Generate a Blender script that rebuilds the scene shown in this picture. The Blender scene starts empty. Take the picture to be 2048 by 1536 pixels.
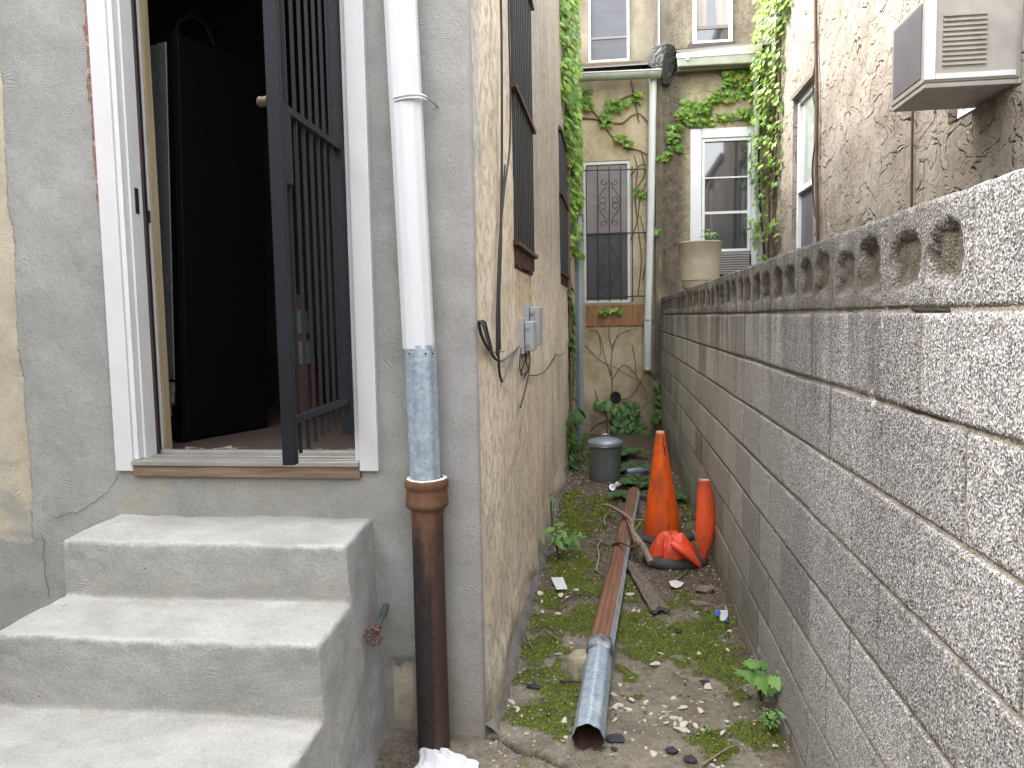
import bpy, bmesh, math, random
from mathutils import Vector, Matrix, noise, Euler
random.seed(7)
R_ = random.Random(11)
SC = bpy.context.scene
COL = SC.collection
V = Vector
rad = math.radians
def nz(x, y=0, z=0): return noise.noise(V((x, y, z)))
def fb(x, y=0, z=0, o=4): return noise.fractal(V((x, y, z)), 1.0, 2.0, o)

# ------------------------------------------------------------------ camera
CAM = V((0, 0, 1.47)); YAW = rad(7.45); PT = .086; RO = -.018; FP = 1538.0
fw = V((-math.sin(YAW)*math.cos(PT), math.cos(YAW)*math.cos(PT), -math.sin(PT)))
r0 = fw.cross(V((0, 0, 1))).normalized(); u0 = r0.cross(fw)
RT = r0*math.cos(RO)+u0*math.sin(RO); UP = -r0*math.sin(RO)+u0*math.cos(RO)
def at(x, y, ax, v):
    """survey helper: point of the plane axis=v seen at photo pixel x, y"""
    d = RT*(x-1024)/FP-UP*(y-768)/FP+fw
    return CAM+d*((v-CAM[ax])/d[ax])
cd = bpy.data.cameras.new('camera'); cam = bpy.data.objects.new('camera', cd); COL.objects.link(cam)
cam.matrix_world = Matrix((( RT.x, UP.x, -fw.x, CAM.x), (RT.y, UP.y, -fw.y, CAM.y), (RT.z, UP.z, -fw.z, CAM.z), (0, 0, 0, 1)))
cd.sensor_width = 36; cd.lens = FP/2048*36; cd.clip_end = 500; cd.clip_start = .02
SC.camera = cam

# ------------------------------------------------------------------ node helpers
def lin(c):
    f = lambda u: (u/255/12.92) if u/255 <= .04045 else ((u/255+.055)/1.055)**2.4
    return (f(c[0]), f(c[1]), f(c[2]), 1)
class NT:
    def __init__(s, name):
        s.m = bpy.data.materials.new(name); s.m.use_nodes = True; s.t = s.m.node_tree; s.t.nodes.clear()
        s.o = s.t.nodes.new('ShaderNodeOutputMaterial')
        tc = s.t.nodes.new('ShaderNodeTexCoord'); s.P = tc.outputs['Object']; s.G = tc.outputs['Generated']
    def put(s, inp, v):
        if isinstance(v, bpy.types.NodeSocket): s.t.links.new(v, inp)
        else:
            if isinstance(v, tuple) and len(v) == 3 and inp.type == 'RGBA': v = v+(1,)
            inp.default_value = v
    def n(s, t, ins=None, **kw):
        nd = s.t.nodes.new(t)
        for k, v in kw.items(): setattr(nd, k, v)
        for k, v in (ins or {}).items(): s.put(nd.inputs[k], v)
        return nd
    def noise(s, sc, det=4, ro=.55, vec=None, dist=0.0, col=False):
        nd = s.n('ShaderNodeTexNoise', {'Vector': vec or s.P, 'Scale': sc, 'Detail': det, 'Roughness': ro, 'Distortion': dist})
        return nd.outputs['Color' if col else 'Fac']
    def vor(s, sc, vec=None, feat='F1', out='Distance', rnd=1.0):
        nd = s.n('ShaderNodeTexVoronoi', {'Vector': vec or s.P, 'Scale': sc, 'Randomness': rnd}, feature=feat)
        return nd.outputs[out]
    def wave(s, sc, vec=None, dist=2, det=2, dsc=1.0, direction='X', typ='BANDS'):
        nd = s.n('ShaderNodeTexWave', {'Vector': vec or s.P, 'Scale': sc, 'Distortion': dist, 'Detail': det, 'Detail Scale': dsc}, wave_type=typ)
        if typ == 'BANDS': nd.bands_direction = direction
        return nd.outputs['Fac']
    def map(s, scale=(1, 1, 1), rot=(0, 0, 0), loc=(0, 0, 0), vec=None):
        return s.n('ShaderNodeMapping', {'Vector': vec or s.P, 'Scale': scale, 'Rotation': rot, 'Location': loc}).outputs[0]
    def ramp(s, f, stops, interp='LINEAR'):
        nd = s.n('ShaderNodeValToRGB', {'Fac': f}); cr = nd.color_ramp; cr.interpolation = interp
        while len(cr.elements) < len(stops): cr.elements.new(.5)
        for e, (p, c) in zip(cr.elements, stops):
            e.position = p; e.color = c if len(c) == 4 else tuple(c)+(1,)
        return nd.outputs[0]
    def st(s, f, a, b):
        """smooth 0..1 mask of f between a and b"""
        return s.n('ShaderNodeMapRange', {'Value': f, 'From Min': a, 'From Max': b}, interpolation_type='SMOOTHSTEP').outputs[0]
    def mt(s, op, a, b=0.0, c=0.0, cl=False):
        nd = s.n('ShaderNodeMath', {0: a, 1: b, 2: c}, operation=op, use_clamp=cl); return nd.outputs[0]
    def mix(s, f, a, b, typ='MIX'):
        nd = s.n('ShaderNodeMix', {0: f, 6: a, 7: b}, data_type='RGBA', blend_type=typ); return nd.outputs[2]
    def xyz(s, vec=None):
        nd = s.n('ShaderNodeSeparateXYZ', {0: vec or s.P}); return nd.outputs
    def attr(s, name): return s.n('ShaderNodeAttribute', attribute_name=name).outputs['Fac']
    def bump(s, h, st=1.0, d=.01, nrm=None):
        i = {'Height': h, 'Strength': st, 'Distance': d}
        if nrm is not None: i['Normal'] = nrm
        return s.n('ShaderNodeBump', i).outputs[0]
    def fin(s, col, rough=.8, metal=0.0, nrm=None, **kw):
        b = s.n('ShaderNodeBsdfPrincipled', {'Base Color': col, 'Roughness': rough, 'Metallic': metal})
        if nrm is not None: s.put(b.inputs['Normal'], nrm)
        for k, v in kw.items(): s.put(b.inputs[k.replace('_', ' ')], v)
        s.t.links.new(b.outputs[0], s.o.inputs[0]); s.b = b
        return s.m
MAT = {}
def g3(v): return (v, v, v, 1)

# trowelled grey render, used on facade and steps
def render_height(s, sc=3.2):
    wv = s.noise(2.5, 3, .6, col=True)
    p = s.n('ShaderNodeVectorMath', {0: s.P, 1: s.n('ShaderNodeVectorMath', {0: wv, 1: (.22, .22, .22)}, operation='MULTIPLY').outputs[0]}, operation='ADD').outputs[0]
    d = s.vor(sc, p)
    arcs = s.mt('SINE', s.mt('ADD', s.mt('MULTIPLY', d, 240.0), s.mt('MULTIPLY', s.noise(9, 2), 5.0)))
    m = s.st(s.noise(4.0, 3, .6), .5, .68)
    arcs = s.mt('MULTIPLY', s.mt('MULTIPLY', arcs, m), s.st(s.noise(22, 3, .7), .42, .62))
    g = s.noise(160, 4, .7); g2 = s.noise(24, 6, .72, dist=.1); g3_ = s.noise(5, 3, .5)
    h = s.mt('ADD', s.mt('MULTIPLY', arcs, .10), s.mt('MULTIPLY', g, .34))
    h = s.mt('ADD', h, s.mt('MULTIPLY', g2, .55))
    return s.mt('ADD', h, s.mt('MULTIPLY', g3_, 1.2)), g, g2
def mat_house():
    s = NT('house_render')
    X, Y, Z = s.xyz()
    h, g, g2 = render_height(s)
    big = s.noise(1.6, 4, .6); med = s.noise(7, 5, .6); stv = s.noise(1.0, 5, .65, vec=s.map((9, 9, .9)))
    grey = s.ramp(s.mt('ADD', s.mt('MULTIPLY', big, .5), s.mt('MULTIPLY', med, .5)), [(.34, (.24, .24, .225)), (.5, (.295, .295, .276)), (.66, (.355, .355, .332))])
    # pinkish, paler coat right of the door
    pk = s.mt('MULTIPLY', s.st(X, -.62, -.5), .8)
    grey = s.mix(pk, grey, s.ramp(med, [(.3, (.285, .272, .259)), (.7, (.36, .345, .33))]))
    # brown damp stains near the bottom by the steps
    dm = s.mt('MULTIPLY', s.st(s.mt('ADD', Z, s.mt('MULTIPLY', s.noise(6, 5, .7), .9)), .95, .45), .65)
    grey = s.mix(dm, grey, (.25, .215, .16, 1))
    # stained panel under the door sill
    pan = s.mt('MULTIPLY', s.mt('MULTIPLY', s.st(X, -1.80, -1.76), s.st(X, -.80, -.86)), s.mt('MULTIPLY', s.st(Z, .97, .94), s.st(s.noise(5, 6, .75), .42, .64)))
    grey = s.mix(s.mt('MULTIPLY', pan, .6), grey, (.33, .29, .205, 1))
    grey = s.mix(1.0, grey, s.ramp(s.noise(110, 4, .8), [(.32, (.84, .84, .83)), (.55, (1, 1, 1)), (.7, (1.08, 1.08, 1.08))]), 'MULTIPLY')
    spk = s.st(s.noise(70, 2, .5), .66, .72)
    grey = s.mix(s.mt('MULTIPLY', spk, .25), grey, (.16, .15, .12, 1))
    # old cream render at the far left
    edge = s.mt('ADD', X, s.mt('MULTIPLY', s.mt('SUBTRACT', s.noise(5, 4, .7), .5), .07))
    old = s.mt('MULTIPLY', s.st(edge, s_old, s_old-.012), s.st(s.mt('ADD', Z, s.mt('MULTIPLY', s.noise(8, 4, .6), .12)), .73, .76))
    cream = s.ramp(s.noise(4, 6, .7), [(.3, (.34, .29, .205)), (.5, (.42, .37, .275)), (.7, (.48, .435, .34))])
    cream = s.mix(s.mt('MULTIPLY', s.st(s.noise(3, 4, .7), .5, .62), s.st(Z, 1.9, .9)), cream, (.31, .30, .25, 1))
    fac = s.mix(old, grey, cream)
    # side wall: weathered cream stucco with vertical staining
    pit = s.noise(20, 6, .78, vec=s.map((1, 1, .8))); st2 = s.noise(2.6, 6, .72, vec=s.map((1, 1.1, .5))); st3 = s.noise(5, 4, .7)
    side = s.ramp(s.mt('ADD', s.mt('MULTIPLY', st2, .78), s.mt('MULTIPLY', pit, .22)), [(.30, (.40, .32, .22)), (.42, (.61, .51, .37)), (.56, (.75, .655, .50)), (.75, (.83, .755, .62))])
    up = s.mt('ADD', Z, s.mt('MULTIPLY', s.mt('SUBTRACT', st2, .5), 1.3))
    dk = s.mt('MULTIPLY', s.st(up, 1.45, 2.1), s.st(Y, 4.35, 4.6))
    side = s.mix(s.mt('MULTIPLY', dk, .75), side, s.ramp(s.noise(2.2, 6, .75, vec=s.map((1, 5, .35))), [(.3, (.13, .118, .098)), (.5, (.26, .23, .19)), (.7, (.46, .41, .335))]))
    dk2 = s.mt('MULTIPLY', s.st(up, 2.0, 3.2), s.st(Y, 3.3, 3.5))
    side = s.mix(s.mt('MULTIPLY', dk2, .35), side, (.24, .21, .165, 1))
    # pale grey smear of render near the corner, high up
    sm = s.mt('MULTIPLY', s.st(s.mt('ADD', Y, s.mt('MULTIPLY', st3, .35)), 3.0, 2.86), s.st(s.mt('ADD', Z, s.mt('MULTIPLY', st3, .7)), 2.15, 2.35))
    side = s.mix(s.mt('MULTIPLY', sm, .9), side, s.ramp(med, [(.3, (.42, .40, .35)), (.7, (.56, .53, .48))]))
    # warm rust run under the first window
    rr = s.mt('MULTIPLY', s.mt('MULTIPLY', s.st(Y, 3.6, 3.75), s.st(Y, 4.5, 4.35)), s.mt('MULTIPLY', s.st(Z, 1.72, 1.68), s.st(Z, 1.3, 1.66)))
    side = s.mix(s.mt('MULTIPLY', rr, .55), side, (.45, .29, .12, 1))
    # grime at base, greenish
    gb = s.mt('MULTIPLY', s.st(s.mt('ADD', Z, s.mt('MULTIPLY', st3, .25)), .36, .12), .7)
    side = s.mix(gb, side, (.23, .19, .125, 1))
    pd = s.st(pit, .43, .36)
    side = s.mix(s.mt('MULTIPLY', pd, .22), side, (.26, .20, .14, 1))
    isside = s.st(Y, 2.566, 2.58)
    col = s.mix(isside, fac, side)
    hs = s.mt('ADD', s.mt('MULTIPLY', s.st(pit, .30, .52), .7), s.mt('MULTIPLY', st3, .8))
    hh = s.n('ShaderNodeMix', {0: isside, 2: h, 3: hs}, data_type='FLOAT').outputs[0]
    hh = s.mt('SUBTRACT', hh, s.mt('MULTIPLY', old, .6))
    return s.fin(col, .88, 0, s.bump(hh, 1.0, .009))
s_old = -2.135
MAT['house'] = mat_house()

def mat_steps():
    s = NT('step_render'); X, Y, Z = s.xyz()
    h, g, g2 = render_height(s, 4.2)
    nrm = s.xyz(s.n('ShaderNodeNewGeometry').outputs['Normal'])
    med = s.noise(6, 5, .6); big = s.noise(2.2, 3, .5)
    base = s.ramp(s.mt('ADD', s.mt('MULTIPLY', big, .45), s.mt('MULTIPLY', med, .55)), [(.34, (.25, .249, .232)), (.5, (.335, .333, .312)), (.66, (.42, .418, .392))])
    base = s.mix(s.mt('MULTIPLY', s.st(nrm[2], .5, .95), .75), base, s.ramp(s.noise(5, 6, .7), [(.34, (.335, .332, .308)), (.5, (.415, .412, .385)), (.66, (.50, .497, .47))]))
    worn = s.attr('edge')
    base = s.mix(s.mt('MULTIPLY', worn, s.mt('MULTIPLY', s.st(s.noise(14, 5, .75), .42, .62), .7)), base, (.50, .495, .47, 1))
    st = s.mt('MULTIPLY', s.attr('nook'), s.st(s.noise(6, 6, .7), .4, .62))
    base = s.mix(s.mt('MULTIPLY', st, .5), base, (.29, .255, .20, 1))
    base = s.mix(s.mt('MULTIPLY', s.st(nrm[0], .4, .85), .8), base, s.ramp(s.noise(5, 6, .7), [(.34, (.33, .33, .32)), (.66, (.50, .50, .485))]))  # sky light on the right-facing sides, put into the colour as a paler tone
    base = s.mix(1.0, base, s.ramp(s.noise(110, 4, .8), [(.32, (.80, .80, .79)), (.55, (1, 1, 1)), (.7, (1.1, 1.1, 1.1))]), 'MULTIPLY')
    spk = s.st(s.vor(9), .034, .024)
    base = s.mix(s.mt('MULTIPLY', spk, .8), base, (.08, .07, .06, 1))
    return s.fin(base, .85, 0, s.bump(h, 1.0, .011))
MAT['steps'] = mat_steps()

def mat_block():
    s = NT('concrete_block'); X, Y, Z = s.xyz()
    jt = s.attr('joint'); rc = s.attr('recess'); rnd = s.attr('tone')
    v1 = s.vor(270, out='Color'); c1 = s.xyz(v1)[0]
    v2 = s.vor(480, out='Color'); c2 = s.xyz(v2)[1]
    v3 = s.vor(160, out='Color'); c3 = s.xyz(v3)[2]
    mixv = s.mt('ADD', s.mt('MULTIPLY', c1, .5), s.mt('ADD', s.mt('MULTIPLY', c2, .3), s.mt('MULTIPLY', c3, .2)))
    a = s.ramp(mixv, [(.16, (.035, .035, .04)), (.3, (.062, .064, .068)), (.44, (.172, .174, .176)), (.6, (.285, .286, .286)), (.85, (.55, .55, .55))])
    warm = s.st(s.xyz(v3)[1], .93, .97)
    a = s.mix(s.mt('MULTIPLY', warm, .35), a, (.28, .19, .14, 1))
    # far away the paste reads smoother and browner
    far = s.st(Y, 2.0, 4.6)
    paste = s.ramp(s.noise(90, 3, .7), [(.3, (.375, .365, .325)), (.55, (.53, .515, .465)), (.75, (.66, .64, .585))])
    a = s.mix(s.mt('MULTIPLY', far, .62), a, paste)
    a = s.mix(s.mt('MULTIPLY', s.st(Z, .9, .2), .25), a, (.30, .28, .25, 1))
    a = s.mix(.7, a, s.mix(1.0, a, s.ramp(rnd, [(.2, (.45, .43, .40)), (.5, (1, .98, .95)), (.8, (1.35, 1.34, 1.32))]), 'MULTIPLY'))
    # black weather staining running down from the cap
    runs = s.noise(1.0, 4, .65, vec=s.map((1, 13, 1.1))); bl = s.noise(2.2, 5, .7)
    top = s.st(s.mt('ADD', Z, s.mt('MULTIPLY', s.mt('SUBTRACT', runs, .5), 1.5)), 1.12, 1.62)
    amt = s.mt('MULTIPLY', top, s.mt('MULTIPLY', s.st(Y, 1.15, 1.9), s.st(s.mt('ADD', bl, runs), .78, 1.12)))
    a = s.mix(s.mt('MULTIPLY', amt, .62), a, (.06, .058, .055, 1))
    capd = s.mt('MULTIPLY', s.st(Z, 1.462, 1.48), s.st(Y, 1.36, 1.6))
    a = s.mix(s.mt('MULTIPLY', capd, s.mt('MULTIPLY', s.st(s.noise(5, 5, .75), .3, .65), .62)), a, (.075, .062, .042, 1))
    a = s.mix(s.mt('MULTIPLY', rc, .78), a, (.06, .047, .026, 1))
    # algae at the foot and toward the back
    al = s.mt('MULTIPLY', s.st(s.mt('ADD', Z, s.mt('MULTIPLY', s.noise(3, 5, .7), .55)), .62, .22), s.st(Y, 2.0, 4.6))
    a = s.mix(s.mt('MULTIPLY', al, .75), a, (.105, .105, .045, 1))
    a = s.mix(s.mt('MULTIPLY', s.st(s.mt('ADD', Z, s.mt('MULTIPLY', s.noise(7, 4, .6), .2)), .20, .08), .7), a, (.16, .14, .095, 1))
    a = s.mix(s.mt('MULTIPLY', jt, .85), a, s.mix(s.mt('MULTIPLY', s.st(Y, 1.5, 2.6), .7), s.ramp(s.noise(20, 4, .6), [(.3, (.11, .095, .07)), (.7, (.27, .245, .20))]), (.07, .062, .05, 1)))
    wp = s.st(s.mt('ADD', s.noise(9, 4, .7), s.mt('MULTIPLY', s.noise(40, 2), .2)), .80, .83)
    a = s.mix(s.mt('MULTIPLY', wp, .6), a, (.6, .58, .54, 1))
    h = s.mt('ADD', s.mt('MULTIPLY', s.vor(170), 1.1), s.mt('ADD', s.mt('MULTIPLY', s.noise(60, 4, .7), .9), s.mt('MULTIPLY', rc, s.noise(45, 3, .8))))
    return s.fin(a, .92, 0, s.bump(h, .7, .0035))
MAT['block'] = mat_block()

def mat_back():
    s = NT('old_cream_stucco'); X, Y, Z = s.xyz()
    n1 = s.noise(2.0, 6, .65); n2 = s.noise(9, 5, .7); n3 = s.noise(1.2, 5, .7, vec=s.map((5, 5, .6)))
    a = s.ramp(s.mt('ADD', s.mt('MULTIPLY', n1, .6), s.mt('MULTIPLY', n2, .4)), [(.32, (.24, .187, .105)), (.46, (.40, .33, .205)), (.60, (.52, .45, .305)), (.8, (.58, .52, .40))])
    # grey staining, heavy around the party pier and foot
    pier = s.mt('MULTIPLY', s.st(X, .42, .56), s.st(X, 1.0, .78))
    pm = s.mt('MULTIPLY', s.mt('MULTIPLY', pier, s.st(s.mt('ADD', n3, s.mt('MULTIPLY', n2, .3)), .38, .60)), .94)
    a = s.mix(pm, a, s.ramp(n2, [(.3, (.055, .048, .036)), (.7, (.16, .135, .10))]))
    ft = s.mt('MULTIPLY', s.st(s.mt('ADD', Z, s.mt('MULTIPLY', n1, 1.2)), 1.35, .65), .8)
    a = s.mix(s.mt('MULTIPLY', ft, s.st(n2, .35, .6)), a, (.12, .105, .075, 1))
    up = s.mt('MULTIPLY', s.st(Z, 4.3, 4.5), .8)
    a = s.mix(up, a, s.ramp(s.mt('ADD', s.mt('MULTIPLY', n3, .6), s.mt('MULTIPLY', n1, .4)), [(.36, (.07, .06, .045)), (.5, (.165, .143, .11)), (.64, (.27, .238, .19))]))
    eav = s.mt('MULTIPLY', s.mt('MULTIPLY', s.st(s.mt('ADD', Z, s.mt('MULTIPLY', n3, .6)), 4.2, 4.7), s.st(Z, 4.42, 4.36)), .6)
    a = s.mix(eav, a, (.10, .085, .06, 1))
    # knock-down flakes on the right half and pier
    fl = s.noise(9, 4, .55, dist=1.2); fm = s.st(fl, .52, .545)
    rgt = s.st(X, .60, .66)
    h = s.mt('ADD', s.mt('MULTIPLY', s.mt('MULTIPLY', fm, rgt), 2.6), s.mt('ADD', s.mt('MULTIPLY', n2, .8), s.mt('MULTIPLY', s.noise(60, 4, .7), .4)))
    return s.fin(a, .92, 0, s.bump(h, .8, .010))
MAT['back'] = mat_back()

def mat_right():
    s = NT('rough_knockdown_stucco'); X, Y, Z = s.xyz()
    fl = s.noise(5.0, 3, .5, vec=s.map((1, .62, 1.0), (.6, 0, 0)), dist=.9); fm = s.st(fl, .50, .53)
    f2 = s.noise(11, 3, .55, vec=s.map((1, .6, 1.0), (.6, 0, 0)), dist=.8); fm2 = s.st(f2, .53, .555)
    n1 = s.noise(1.6, 6, .65); n2 = s.noise(11, 5, .7)
    a = s.ramp(s.mt('ADD', s.mt('MULTIPLY', n1, .6), s.mt('MULTIPLY', n2, .4)), [(.34, (.135, .112, .088)), (.46, (.215, .186, .15)), (.58, (.285, .252, .212)), (.72, (.35, .318, .278))])
    st = s.noise(1.0, 5, .7, vec=s.map((6, 6, .8)))
    a = s.mix(s.mt('MULTIPLY', s.st(st, .5, .7), .6), a, (.17, .145, .11, 1))
    h = s.mt('ADD', s.mt('ADD', s.mt('MULTIPLY', fm, 1.6), s.mt('MULTIPLY', fm2, .8)), s.mt('ADD', s.mt('MULTIPLY', n2, .6), s.mt('MULTIPLY', s.noise(60, 3, .7), .25)))
    return s.fin(a, .9, 0, s.bump(h, 1.0, .024))
MAT['right'] = mat_right()

def mat_ground():
    s = NT('alley_ground'); X, Y, Z = s.xyz()
    moss = s.attr('moss'); dirt = s.attr('dirt'); crk = s.attr('crack')
    n1 = s.noise(6, 6, .7); n2 = s.noise(40, 5, .75); n3 = s.noise(160, 3, .7)
    conc = s.ramp(s.mt('ADD', s.mt('MULTIPLY', n1, .55), s.mt('MULTIPLY', n2, .45)), [(.34, (.10, .082, .055)), (.46, (.205, .178, .13)), (.58, (.30, .268, .207)), (.75, (.42, .385, .315))])
    spk = s.st(s.noise(85, 2, .5), .66, .7)
    conc = s.mix(s.mt('MULTIPLY', spk, .7), conc, (.09, .075, .05, 1))
    d = s.ramp(s.mt('ADD', s.mt('MULTIPLY', n2, .6), s.mt('MULTIPLY', n3, .4)), [(.3, (.035, .026, .018)), (.5, (.10, .075, .052)), (.64, (.20, .155, .115)), (.8, (.42, .37, .30))])
    a = s.mix(dirt, conc, d)
    ms = s.mt('ADD', moss, s.mt('MULTIPLY', s.mt('SUBTRACT', n2, .5), .9))
    mm = s.st(ms, .36, .72)
    mc = s.ramp(s.mt('ADD', s.mt('MULTIPLY', n1, .5), s.mt('MULTIPLY', n3, .5)), [(.3, (.028, .032, .008)), (.5, (.085, .11, .018)), (.7, (.17, .21, .035))])
    a = s.mix(mm, a, mc)
    a = s.mix(crk, a, (.012, .01, .008, 1))
    h = s.mt('ADD', s.mt('MULTIPLY', n2, 1.0), s.mt('ADD', s.mt('MULTIPLY', n3, .6), s.mt('MULTIPLY', mm, 1.0)))
    return s.fin(a, .95, 0, s.bump(h, .9, .009))
MAT['ground'] = mat_ground()

def simple(name, c, rough=.6, metal=0.0, var=.25, sc=20, bump=.3, bd=.002, c2=None, spots=None, vec=None, **kw):
    s = NT(name)
    v = s.map(vec) if vec else None
    n1 = s.noise(sc, 5, .65, vec=v); 
    c2 = c2 or tuple(x*(1-var) for x in c[:3])
    a = s.ramp(n1, [(.35, tuple(c2[:3])), (.65, tuple(c[:3]))])
    if spots:
        f = s.st(s.noise(spots[1], 4, .7, vec=v), spots[2], spots[2]+.06)
        a = s.mix(f, a, tuple(spots[0])+(1,))
    m = s.fin(a, rough, metal, s.bump(s.noise(sc*3, 4, .6, vec=v), bump, bd), **kw)
    MAT[name] = m
    return m
simple('white_trim', (.57, .56, .565), .45, var=.06, sc=6, bump=.15, spots=((.60, .54, .46), 13, .70))
simple('white_jamb', (.60, .61, .605), .5, var=.08, sc=8)
simple('white_vinyl', (.72, .73, .74), .35, var=.06, sc=5)
simple('white_pipe', (.60, .62, .63), .6, var=.07, sc=3, bump=.2, vec=(1, 1, .2))
simple('black_paint', (.007, .0085, .013), .6, var=.35, sc=14, spots=((.16, .13, .11), 70, .70), Specular_IOR_Level=.3)
simple('black_iron', (.02, .02, .022), .5, var=.3, sc=30, spots=((.09, .045, .025), 30, .66))
simple('rust_bar', (.10, .045, .025), .8, c2=(.04, .02, .014), sc=30)
simple('fridge_black', (.0025, .0025, .003), .6, var=.3, sc=8, Specular_IOR_Level=.12)
simple('fridge_back', (.27, .28, .28), .4, .5, var=.25, sc=60)
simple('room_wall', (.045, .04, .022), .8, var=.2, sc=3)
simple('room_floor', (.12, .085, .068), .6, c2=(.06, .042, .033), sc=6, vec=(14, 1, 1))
simple('pine', (.40, .33, .20), .7, c2=(.28, .22, .12), sc=3, vec=(14, 14, .6))
simple('sill_wood', (.25, .18, .12), .75, c2=(.115, .075, .048), sc=4, vec=(.8, 8, 12), spots=((.16, .07, .03), 5, .66))
simple('aluminium', (.50, .485, .45), .38, .7, var=.25, sc=8, vec=(.6, 30, 1))
simple('dark_strip', (.03, .018, .016), .5)
simple('brick_red', (.30, .135, .10), .9, c2=(.19, .12, .095), sc=40, bump=1, bd=.006, spots=((.40, .34, .28), 22, .56))
simple('brass', (.085, .06, .04), .6, .4, sc=40)
simple('utility_grey', (.37, .39, .40), .5, var=.12, sc=8)
simple('cable_black', (.014, .013, .013), .5)
simple('cable_grey', (.13, .14, .16), .5)
simple('vine_bark', (.17, .115, .075), .9, c2=(.09, .06, .04), sc=40)
simple('pale_stick', (.30, .235, .17), .85, c2=(.16, .12, .085), sc=30, vec=(1, 1, 1))
simple('weathered_wood', (.23, .19, .145), .9, c2=(.075, .06, .045), sc=6, bump=1, bd=.006, vec=(20, 2, 20))
simple('post_shade', (.16, .20, .23), .5, .3, var=.15, sc=5)  # darker copy of the post metal, shade painted into the web
simple('post_lit', (.30, .35, .38), .45, .4, var=.15, sc=5)  # paler copy of the post metal, light painted into the flange
simple('plywood', (.36, .19, .085), .7, c2=(.20, .095, .04), sc=3, vec=(9, 3, 1.2), spots=((.10, .05, .025), 4, .62))
simple('gutter_green', (.43, .45, .37), .5, c2=(.30, .32, .25), sc=4, spots=((.16, .15, .10), 9, .64))
simple('gutter_cream', (.60, .58, .48), .5, c2=(.42, .40, .31), sc=4, spots=((.2, .17, .11), 9, .62))
simple('ds_white', (.66, .68, .66), .4, var=.12, sc=3)
simple('tar', (.013, .013, .015), .38, var=.5, sc=9, bump=1, bd=.02)
simple('roofing', (.10, .09, .08), .9, sc=20)
simple('terracotta', (.41, .36, .265), .85, c2=(.30, .26, .185), sc=5, spots=((.20, .17, .11), 6, .66))
simple('soil', (.05, .035, .025), .95, sc=60)
simple('ac_metal', (.40, .38, .345), .55, var=.22, sc=7, spots=((.26, .12, .05), 9, .67))
simple('ac_dark', (.16, .15, .17), .5, sc=4)
simple('concrete_stub', (.40, .34, .23), .95, c2=(.24, .20, .13), sc=30, bump=1, bd=.006)
simple('cloth', (.66, .66, .67), .95, c2=(.55, .55, .56), sc=8, bump=.4)
simple('paper', (.62, .61, .60), .8, var=.12, sc=20)
simple('blue_print', (.03, .17, .55), .6)
simple('stone_chip', (.72, .66, .56), .9, c2=(.50, .44, .35), sc=50, bump=.8, bd=.003)
simple('stone_brown', (.28, .22, .15), .9, c2=(.16, .12, .08), sc=40, bump=.8, bd=.003)
simple('shingle', (.035, .035, .042), .9, var=.4, sc=60, bump=.8, bd=.003)
simple('brick_bit', (.33, .09, .045), .95, var=.35, sc=30, bump=.8, bd=.003)
simple('rubber', (.035, .037, .035), .7, c2=(.06, .058, .05), sc=20)
simple('tin', (.55, .55, .56), .3, .9, sc=30)
simple('valve', (.20, .105, .07), .6, .4, c2=(.10, .06, .045), sc=60, spots=((.42, .42, .38), 40, .66))
simple('verdigris', (.10, .17, .17), .7, .2, c2=(.06, .07, .06), sc=40, spots=((.30, .28, .24), 30, .64))
simple('curtain', (.40, .38, .35), .9, c2=(.26, .24, .22), sc=3, vec=(16, 16, .4))
simple('blinds', (.42, .37, .35), .8, c2=(.33, .29, .27), sc=2, vec=(.5, .5, 30))
simple('window_dark', (.03, .03, .034), .25)
simple('green_edge', (.05, .09, .03), .9)
simple('drum_red', (.09, .007, .005), .6)
simple('drum_white', (.15, .143, .125), .6, spots=((.10, .08, .06), 60, .55))
simple('caulk', (.09, .09, .09), .9, c2=(.19, .17, .14), sc=9, bump=1, bd=.01)
simple('tar_line', (.02, .018, .015), .9)
simple('interior_junk', (.10, .08, .07), .5, c2=(.28, .26, .24), sc=60)

def mat_cone(name, c, dirt, ring=.9):
    s = NT(name); X, Y, Z = s.xyz()
    n = s.noise(7, 6, .75, vec=s.map((1, 1, .5)))
    a = s.mix(s.mt('MULTIPLY', s.st(n, .40, .68), dirt), c+(1,), (.13, .055, .03, 1))
    a = s.mix(s.mt('MULTIPLY', s.st(s.noise(25, 4, .8), .6, .7), dirt*.6), a, (.07, .03, .02, 1))
    a = s.mix(s.mt('MULTIPLY', s.st(s.xyz(s.G)[2], .975, .982), ring), a, (.66, .47, .35, 1))
    a = s.mix(s.mt('MULTIPLY', s.st(s.xyz(s.G)[2], .28, .0), .45), a, (.16, .05, .025, 1))
    return s.fin(a, .5, 0, s.bump(n, .15, .004))
MAT['cone_orange'] = mat_cone('cone_orange', (.95, .13, .006), .6)
MAT['cone_red'] = mat_cone('cone_red', (.86, .10, .02), .5)
MAT['cone_crumpled'] = mat_cone('cone_crumpled', (.85, .085, .03), .35, 0.0)

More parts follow.
